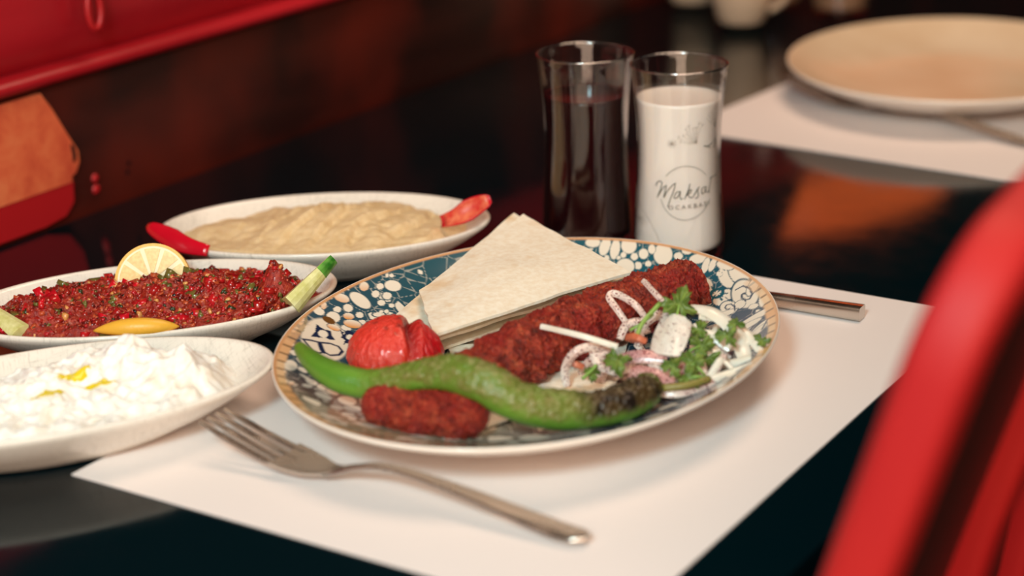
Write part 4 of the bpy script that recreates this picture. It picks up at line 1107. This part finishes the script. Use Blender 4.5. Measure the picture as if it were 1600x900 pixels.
def tumbler(name, loc, level, liq_mat, liq_name, label, h=0.1215, sc=1.0):
    root = empty(name, loc)
    prof = [(0, 0.0012), (0.018, 0.0012), (0.022, 0.0002)]
    prof += [(grad(z), max(z, 0.0004)) for z in gz[:-1]]
    prof += [(0.0301, 0.1212), (0.0299, 0.1220), (0.0293, 0.1222), (0.0289, 0.1214)]
    zi = np.linspace(0.1180, 0.0085, 40)
    prof += [(grad(z)-0.0010, z) for z in zi]
    prof += [(0.0215, 0.0068), (0.012, 0.0062), (0, 0.0062)]
    V, F = lathe(prof, 96)
    mesh('glass_body', V, F, m_glass.m, root); fix_normals(root.children[0])
    V, F = sweep([(0.02955*math.cos(2*PI*k/64), 0.02955*math.sin(2*PI*k/64), 0.1219) for k in range(65)], circ(0.0007, 8), caps=False)
    mesh('rim', V, F, m_rim.m, root)
    zl = np.linspace(0.0088, level, 40)
    lp = [(0, 0.0066), (0.011, 0.0066), (0.0210, 0.0073)]+[(grad(z)-0.00112, z) for z in zl]+[(grad(level)-0.0030, level-0.0003), (0, level-0.0004)]
    V, F = lathe(lp, 96)
    fix_normals(mesh(liq_name, V, F, liq_mat, root))
    root.scale = (sc, sc, sc)
    return tag(root, label, 'glass', 'straight waisted drinking glasses')
m_milk = Mat('ayran', srgb(252, 240, 230), 0.3, 0.4, Subsurface_Weight=0.3, Subsurface_Radius=(0.006, 0.005, 0.004), Subsurface_Scale=0.5)
m_dark = Mat('dark_red_juice', srgb(34, 8, 10), 0.12, 0.25)
MG = (0.1032, 0.4301, 0.0000)
milk = tumbler('drinking_glass', (MG[0], MG[1], 0.0010), 0.1018, m_milk.m, 'white_drink', 'waisted glass full of white ayran with printed emblem')
DG = (0.0408, 0.4236, 0.0000)
tumbler('drinking_glass', (DG[0], DG[1], 0.0004), 0.0966, m_dark.m, 'red_drink', 'waisted glass of dark red juice behind the flatbread', sc=1.02)
PRINT=[(3.4,[(-136.1,507.7),(-131.1,527.3),(-118.9,540.3),(-104.7,542.5),(-97.7,531.6),(-104.7,496.8),(-126.2,435.9)]),(3.4,[(-126.2,435.9),(-104.7,479.4),(-75.0,520.8)]),(3.4,[(-75.0,520.8),(-71.9,512.1),(-79.5,475.1),(-86.3,440.3)]),(3.4,[(-86.3,440.3),(-59.5,492.5),(-20.6,538.2)]),(3.4,[(-18.5,540.3),(-24.9,501.2),(-50.8,422.9),(-61.7,383.7)]),(3.4,[(7.1,484.7),(-9.9,479.4),(-24.0,457.7),(-22.7,442.5),(-9.9,445.5),(5.0,470.7),(10.1,488.1)]),(3.4,[(10.1,486.0),(7.1,457.7),(11.4,438.1),(24.2,442.5)]),(3.4,[(65.4,531.6),(56.6,496.8),(43.6,462.0),(32.8,433.8)]),(3.4,[(41.4,457.7),(61.0,488.1),(72.1,492.5),(69.9,479.4),(47.9,462.0)]),(3.4,[(50.1,462.0),(65.4,444.6),(81.1,443.8)]),(3.4,[(81.1,443.8),(101.6,479.4),(115.8,499.0),(123.0,504.7)]),(3.4,[(115.8,499.0),(109.2,479.4),(114.8,457.7),(108.7,440.3),(94.7,435.9)]),(3.4,[(162.4,500.3),(143.0,492.5),(135.4,470.7),(140.4,457.7),(156.0,466.4),(167.8,501.2)]),(3.4,[(167.8,499.0),(164.0,470.7),(176.8,461.2),(189.6,470.7)]),(3.4,[(211.4,555.6),(201.8,518.6),(190.8,475.1),(190.8,453.3)]),(3.4,[(195.6,542.5),(228.5,549.0),(268.9,555.6)]),(2.0,[(-73.8,576.8),(-61.7,592.6),(-48.1,606.4),(-33.2,618.2),(-17.4,627.8),(-0.8,634.9),(16.4,639.5),(34.1,641.6),(52.0,641.1),(70.0,637.9),(88.0,632.2),(105.6,624.0),(122.7,613.5),(139.0,600.8),(154.3,586.2),(168.3,569.7)]),(2.0,[(191.3,415.2),(180.7,394.5),(167.6,375.2),(152.4,357.7),(135.7,342.2),(117.9,329.1),(99.3,318.6),(80.1,310.8),(60.8,306.0),(41.4,304.1),(22.2,305.3),(3.5,309.5),(-14.6,316.6),(-31.7,326.6),(-47.7,339.1),(-62.4,354.1),(-75.3,371.2),(-86.4,390.1),(-95.1,410.5),(-101.5,432.1)]),(1.8,[(-69.1,787.8),(-12.5,777.8)]),(1.8,[(-57.1,806.4),(-24.2,759.2)]),(1.8,[(-35.6,811.2),(-45.5,754.4)]),(1.8,[(-17.2,799.3),(-64.2,766.3)]),(1.8,[(-326.1,278.4),(-205.4,265.5)]),(1.8,[(-326.1,302.3),(-229.0,241.5)]),(1.8,[(-255.4,308.4),(-283.2,235.4)]),(1.8,[(-214.6,293.2),(-326.1,250.7)]),(0.9,[(104.0,782.8),(52.9,782.8),(5.0,798.6)]),(0.9,[(4.2,788.8),(11.7,797.2),(6.5,808.4)]),(0.9,[(104.0,782.8),(45.8,795.0),(-5.8,826.2)]),(0.9,[(-8.6,815.1),(1.7,822.4),(-2.1,836.9)]),(0.9,[(104.0,782.8),(58.5,802.5),(20.8,837.6)]),(0.9,[(17.0,829.2),(26.4,832.8),(25.2,845.6)]),(0.9,[(104.0,782.8),(67.5,808.1),(39.6,846.3)]),(0.9,[(35.0,839.8),(43.9,840.8),(44.6,852.4)]),(0.9,[(104.0,782.8),(64.2,824.0),(37.1,880.4)]),(0.9,[(30.1,873.5),(41.7,871.9),(44.7,886.5)]),(0.9,[(104.0,782.8),(70.8,833.6),(52.4,898.2)]),(0.9,[(43.9,892.7),(55.9,888.1),(61.4,902.7)]),(0.9,[(104.0,782.8),(85.7,826.9),(79.7,879.7)]),(0.9,[(72.2,877.0),(81.3,871.2),(87.4,881.6)]),(0.9,[(104.0,782.8),(94.0,830.5),(97.0,884.5)]),(0.9,[(88.9,883.5),(97.5,875.7),(105.3,884.8)]),(0.9,[(104.0,782.8),(102.8,845.0),(118.8,911.9)]),(0.9,[(108.0,912.7),(117.7,900.6),(129.7,910.0)]),(0.9,[(104.0,782.8),(113.9,839.9),(140.3,898.1)]),(0.9,[(130.2,900.9),(137.7,888.1),(150.5,894.4)]),(0.9,[(244.4,857.0),(163.1,926.6)]),(0.9,[(244.4,857.0),(173.6,951.0)]),(0.9,[(244.4,857.0),(187.5,971.0)]),(0.9,[(244.4,857.0),(204.7,985.6)]),(0.9,[(244.4,857.0),(225.3,994.1)]),(0.9,[(244.4,857.0),(249.5,996.1)]),(0.9,[(244.4,857.0),(278.1,991.5)]),(4.2,[(150.5,758.1),(181.6,749.8),(216.9,762.2)]),(4,[(181.6,745.7),(210.6,733.4)]),(3,[(216.9,762.2),(252.0,786.9)]),(3.4,[(230.1,729.2),(244.4,754.0),(252.0,782.8)]),(1.1,[(-277.7,374.9),(-181.6,292.5),(-131.3,218.4),(-95.2,144.2)]),(0.9,[(-326.1,313.1),(-326.1,477.9)]),(0.9,[(-326.1,313.1),(-308.7,445.0)]),(0.9,[(-326.1,313.1),(-274.0,412.0)]),(0.9,[(-326.1,313.1),(-247.4,379.0)]),(1.1,[(78.0,374.1),(83.5,374.9)]),(1.1,[(88.3,375.1),(93.9,375.9)]),(1.1,[(98.7,376.2),(104.4,377.0)]),(1.1,[(109.3,377.2),(115.2,378.0)]),(1.1,[(120.2,378.2),(126.2,379.0)]),(1.1,[(131.3,379.2),(137.4,380.1)]),(1.1,[(142.7,380.3),(149.1,381.1)])]

m_ink = Mat('dark_green_ink', srgb(48, 66, 56), 0.5, 0.3)
PH0 = math.atan2(-0.5913-MG[1], 0.6337-MG[0])
def on_glass(a, z, off=0.00012):
    r = grad(z); p = PH0+a/0.0245
    return ((r+off)*math.cos(p), (r+off)*math.sin(p), z)
def strokes(name, items, label):
    V, F = [], []
    for w, ps in items:
        pts = [(a*1e-4, z*1e-4) for a, z in ps]
        if len(pts) > 2:
            cp = catmull([(a, z, 0) for a, z in pts], max(8, len(pts)*4)); pts = [(p.x, p.y) for p in cp]
        hw = w*0.55e-4
        n = len(pts)
        b0 = len(V)
        for i, (a, z) in enumerate(pts):
            da = pts[min(i+1, n-1)][0]-pts[max(i-1, 0)][0]; dz = pts[min(i+1, n-1)][1]-pts[max(i-1, 0)][1]
            L = math.hypot(da, dz) or 1
            na, nzv = -dz/L*hw, da/L*hw
            e = 0.5 if (i in (0, n-1) and w > 2) else 1.0
            for s_ in (1, -1):
                V.append(on_glass(a+s_*na*e, z+s_*nzv*e))
                V.append(on_glass(a+s_*na*e, z+s_*nzv*e, 0.00004))
        for i in range(n-1):
            q = b0+i*4
            F += [(q, q+2, q+6, q+4), (q+1, q+5, q+7, q+3), (q, q+4, q+5, q+1), (q+2, q+3, q+7, q+6)]
        F += [(b0, b0+1, b0+3, b0+2), (b0+(n-1)*4, b0+(n-1)*4+2, b0+(n-1)*4+3, b0+(n-1)*4+1)]
    o = fix_normals(mesh(name, V, F, m_ink.m, milk, smooth=False))
    return tag(o, label)
strokes('printed_wordmark', PRINT[:16], 'dark green script wordmark printed on the glass')
strokes('printed_ring', PRINT[16:18], 'thin broken ring around the wordmark')
m_ink2 = Mat('pale_grey_ink', srgb(128, 116, 104), 0.5, 0.3)
for nm, a, b, lb in (('printed_star', 18, 22, 'small line star printed above the ring'), ('printed_star', 22, 26, 'small line star printed low on the left'),
                     ('printed_fan_flower', 26, 46, 'fan shaped line flower printed above the ring'), ('printed_fan_flower', 46, 53, 'fan shaped line flower printed near the right edge'),
                     ('printed_bird', 53, 57, 'small dark green bird printed below the flowers'), ('printed_stem', 57, 58, 'thin printed stem line low on the left'),
                     ('printed_fan_flower', 58, 62, 'faint line flower printed near the left edge'), ('printed_tagline', 62, 69, 'tiny printed tagline')):
    fl = strokes(nm, PRINT[a:b], lb)
    if nm != 'printed_bird': fl.data.materials[0] = m_ink2.m
fc = bpy.data.curves.new('small_caps', 'FONT'); fc.body = 'OCAKBAŞI'; fc.size = 0.0036; fc.space_character = 1.55; fc.align_x = 'CENTER'; fc.extrude = 0.00002
fo = bpy.data.objects.new('tmp_text', fc); COL.objects.link(fo)
dg = bpy.context.evaluated_depsgraph_get()
tm = bpy.data.meshes.new_from_object(fo.evaluated_get(dg))
bpy.data.objects.remove(fo)
for v in tm.vertices:
    a, z, e = v.co.x, v.co.y, v.co.z
    ca = a+0.0066
    v.co = on_glass(ca, 0.0376+z+0.055*a, 0.00008+e)
tm.materials.clear(); tm.materials.append(m_ink2.m)
to = bpy.data.objects.new('printed_caption', tm); COL.objects.link(to); to.parent = milk
tag(to, 'small spaced capitals printed under the wordmark')

# ------------------------------------------------------------------ cutlery
m_steel = Mat('steel', srgb(206, 196, 186), 0.24, 0.5, metal=1.0)
m_steel.rough(m_steel.ramp(m_steel.noise(60, 3), [(0.3, (0.18,)*3), (0.7, (0.30,)*3)]))
def make_fork(name, tip, end, label, z0=0.0008):
    tip, end = Vector(tip), Vector(end)
    ax = end-tip; ax.z = 0; L = ax.length; rz = math.atan2(ax.y, ax.x)
    root = empty(name, (tip.x, tip.y, z0), rz)
    tag(root, label, 'fork', 'steel table forks')
    S = [0, .10, .20, .285, .34, .40, .47, .55, .70, .85, .94, 1.0]
    Z = [.0175, .0105, .0050, .0022, .0032, .0078, .0118, .0125, .0095, .0052, .0026, .0030]
    ss = [i/80 for i in range(81)]
    zz = catmull([(s, z, 0) for s, z in zip(S, Z)], 240)
    zx = np.array([p.x for p in zz]); zy = np.array([p.y for p in zz])
    zf = lambda s: float(np.interp(s, zx, zy))
    # handle and neck
    WS = [.30, .345, .40, .48, .60, .80, .93, .975, 1.0]; WW = [.0100, .0055, .0032, .0030, .0036, .0056, .0072, .0066, .0030]
    n = 60
    path = [(L*(0.335+0.665*i/n), 0, zf(0.335+0.665*i/n)+0.0010) for i in range(n+1)]
    sc_ = [(float(np.interp(0.335+0.665*i/n, WS, WW))/0.005, 1.0) for i in range(n+1)]
    V, F = sweep(path, rrect(0.010, 0.0024, 0.0011, 3), scales=sc_)
    auto_smooth(fix_normals(mesh('handle', V, F, m_steel.m, root)), 50)
    # head: dished palm
    V, F = [], []
    nu, nv = 18, 12
    for k in (0, 1):
        for i in range(nu+1):
            s = 0.205+(0.37-0.205)*i/nu
            w = float(np.interp(s, [.20, .24, .29, .335, .37], [.0124, .0122, .0102, .0060, .0036]))
            for j in range(nv+1):
                t = j/nv*2-1
                V.append((L*s, w*t, zf(s)+0.0016*t*t*min(1, w/0.010)+(0.0016 if k else 0)))
    M1 = (nu+1)*(nv+1)
    for i in range(nu):
        for j in range(nv):
            a = i*(nv+1)+j
            F.append((a, a+1, a+nv+2, a+nv+1)); F.append((M1+a, M1+a+nv+1, M1+a+nv+2, M1+a+1))
        for a, b in ((i*(nv+1), (i+1)*(nv+1)), (i*(nv+1)+nv, (i+1)*(nv+1)+nv)): F.append((a, b, M1+b, M1+a))
    for j in range(nv):
        for a in (j, nu*(nv+1)+j): F.append((a, a+1, M1+a+1, M1+a))
    auto_smooth(fix_normals(mesh('head', V, F, m_steel.m, root)), 50)
    for t in (-1, -1/3, 1/3, 1):
        path = [(L*0.235*i/16, t*(0.0092+0.0008*i/16), zf(0.235*i/16)+0.0008+0.0010*t*t*(i/16)) for i in range(17)]
        V, F = sweep(path, rrect(0.0040, 0.0018, 0.0007, 2), scales=[(0.45+0.55*min(1, i/4), 0.6+0.4*min(1, i/5)) for i in range(17)])
        auto_smooth(fix_normals(mesh('tine', V, F, m_steel.m, root)), 50)
    return root
make_fork('fork', (0.0422, 0.0558, 0.0180), (0.2535, 0.0566, 0.0035), 'steel fork lying on the near placemat')
make_fork('fork', (-0.0076, 0.8367, 0.0100), (0.2267, 0.7672, 0.0035), 'steel fork beside the empty plate in the background')
def make_knife(name, end, rz, label):
    root = empty(name, (end[0], end[1], 0.0008), rz)
    tag(root, label, 'knife', 'steel table knives')
    path = [(-0.095*i/14, 0, 0.0044) for i in range(15)]
    V, F = sweep(path, rrect(0.0098, 0.0080, 0.0012, 2), scales=[(1-0.25*i/14, 1-0.3*i/14) for i in range(15)])
    auto_smooth(fix_normals(mesh('handle', V, F, m_steel.m, root)), 40)
    V, F = [], []
    o = [(-0.093, -0.0034), (-0.10, -0.006), (-0.16, -0.0085), (-0.20, -0.0065), (-0.212, 0.0), (-0.20, 0.0035), (-0.093, 0.0034)]
    for z in (0.0022, 0.0034):
        for x, y in o: V.append((x, y, z))
    k = len(o)
    F = [tuple(range(k))[::-1], tuple(range(k, 2*k))]+[(i, (i+1) % k, (i+1) % k+k, i+k) for i in range(k)]
    fix_normals(mesh('blade', V, F, m_steel.m, root, smooth=False))
KE = (0.2500, 0.3729, 0.0040)
make_knife('table_knife', KE, math.radians(3), 'steel knife with a square handle behind the kebab plate')

# ------------------------------------------------------------------ red chair in the foreground
m_chair = Mat('red_lacquer', srgb(206, 34, 36), 0.6, 0.35)
m_chair.base(m_chair.ramp(m_chair.noise(7, 4, 0.6, m_chair.coord((1, 1, 0.3))), [(0.3, srgb(170, 18, 28)), (0.7, srgb(192, 38, 32))]))
m_seat = Mat('dark_seat', srgb(48, 20, 17), 0.5)
CH = Vector((0.42, 0.18, -0.75))
chair = empty('chair', CH)
tag(chair, 'red lacquered slatted chair in the right foreground, back to the camera', 'chair')
def cl(pts): return [tuple(Vector(p)-CH) for p in pts]
y0, y1 = -0.040, 0.40
def back_x(z): return 0.400+0.30*(z-0.074) if z > 0 else 0.3778+0.14*z
fr = [(back_x(z)+0.016, y0+0.010, z) for z in (-0.32, -0.20, -0.10, -0.03, 0.03, 0.08, 0.12, 0.15)]
for k in range(1, 9):
    a = PI/2*k/8; rad = 0.034
    z = 0.15+rad*math.sin(a); fr.append((back_x(z)+0.016, y0+0.010+rad*(1-math.cos(a)), z))
for k in range(1, 12):
    y = y0+0.044+(y1-0.088-y0)*k/12; z = 0.184+0.020*math.sin(PI*k/12)
    fr.append((back_x(z)+0.016, y, z))
for k in range(0, 9):
    a = PI/2*(1-k/8); rad = 0.034
    z = 0.15+rad*math.sin(a); fr.append((back_x(z)+0.016, y1-0.010-rad*(1-math.cos(a)), z))
fr += [(back_x(z)+0.016, y1-0.010, z) for z in (0.12, 0.08, 0.03, -0.03, -0.10, -0.20, -0.32)]
V, F = sweep(cl(fr), rrect(0.030, 0.024, 0.007, 4), up=(0, 0, 1) if False else (0.955, 0, -0.29))
auto_smooth(fix_normals(mesh('back_frame', V, F, m_chair.m, chair)), 60)
def rail_z(y):
    t = (y-y0-0.044)/(y1-0.088-y0)
    return 0.184+0.020*math.sin(PI*max(0.0, min(1.0, t)))
NYP, NZP = 24, 14
V, F = [], []
for o in (0.009, 0.021):
    for i in range(NYP+1):
        y = y0+0.014+(y1-y0-0.028)*i/NYP
        e = min(y-y0, y1-y); top = rail_z(y)-0.006 if e > 0.046 else 0.15+0.028*math.sin(max(0.0, (e-0.014)/0.032)*PI/2)
        for k in range(NZP+1):
            z = -0.26+(top+0.26)*k/NZP
            V.append(tuple(Vector((back_x(z)+o, y, z))-CH))
M1 = (NYP+1)*(NZP+1)
for i in range(NYP):
    for k in range(NZP):
        a = i*(NZP+1)+k
        F.append((a, a+1, a+NZP+2, a+NZP+1)); F.append((M1+a, M1+a+NZP+1, M1+a+NZP+2, M1+a+1))
tag(mesh('back_panel', V, F, m_seat.m, chair), 'dark brown inset back panel')
for k in range(3):
    y = y0+0.150+k*0.095
    pts = [(back_x(z)+0.022, y, z) for z in (-0.25, -0.15, -0.08, -0.02, 0.03, 0.08, 0.13, rail_z(y)-0.008)]
    V, F = sweep(cl(pts), rrect(0.026, 0.022, 0.005, 3), up=(0.955, 0, -0.29))
    auto_smooth(fix_normals(mesh('slat', V, F, m_chair.m, chair)), 60)
V, F = sweep(cl([(back_x(-0.24)+0.016, y0+0.012, -0.24), (back_x(-0.24)+0.016, y1-0.012, -0.24)]), rrect(0.024, 0.040, 0.006, 3))
auto_smooth(fix_normals(mesh('lower_rail', V, F, m_chair.m, chair)), 60)
bevel_box('seat', -0.05-CH.x, 0.355-CH.x, y0-CH.y-0.005, y1-CH.y+0.005, -0.335-CH.z, -0.295-CH.z, m_seat.m, chair, 0.012, 3)
for yy in (y0+0.012, y1-0.012):
    V, F = sweep(cl([(back_x(-0.32)+0.016, yy, -0.31), (0.37, yy, -0.55), (0.40, yy, -0.75)]), rrect(0.030, 0.024, 0.006, 3), up=(0, 1, 0))
    auto_smooth(fix_normals(mesh('leg', V, F, m_chair.m, chair)), 60)
    V, F = sweep(cl([(-0.02, yy, -0.32), (-0.025, yy, -0.55), (-0.03, yy, -0.75)]), rrect(0.030, 0.030, 0.006, 3), up=(0, 1, 0))
    auto_smooth(fix_normals(mesh('leg', V, F, m_chair.m, chair)), 60)

# ------------------------------------------------------------------ blurred things at the far end of the table
m_cup = Mat('beige_cup', srgb(222, 190, 160), 0.35, 0.5)
m_tea = Mat('pale_drink', srgb(150, 112, 84), 0.3, 0.5)
def cup(c, r, h, label):
    root = empty('coffee_cup', c)
    tag(root, label, 'cup', 'beige cups at the far end of the table')
    V, F = lathe([(0, 0.002), (r*0.55, 0.002), (r*0.6, 0), (r*0.72, 0.004), (r*0.95, h*0.5), (r, h), (r*0.96, h+0.001), (r*0.9, h*0.95), (r*0.84, h*0.5), (r*0.5, 0.008), (0, 0.007)], 48)
    fix_normals(mesh('cup_body', V, F, m_cup.m, root))
    V, F = sweep([(r*0.93+0.016*math.sin(PI*k/12), 0, h*0.25+h*0.5*k/12) for k in range(13)], circ(0.0035, 8), up=(0, 1, 0))
    fix_normals(mesh('handle', V, F, m_cup.m, root))
cup((-0.1691, 1.0847, 0.0004), 0.032, 0.060, 'beige cup at the far end of the table, nearest the milk glass')
cup((-0.2585, 1.1559, 0.0004), 0.032, 0.060, 'beige cup at the far end of the table, farthest left')
tumbler('drinking_glass', (-0.1002, 1.1644, 0.0004), 0.05, m_tea.m, 'pale_drink', 'clear glass with a little pale drink behind the empty plate')
tumbler('drinking_glass', (-0.1728, 1.1661, 0.0004), 0.09, m_tea.m, 'pale_drink', 'full glass of pale drink at the far end of the table')
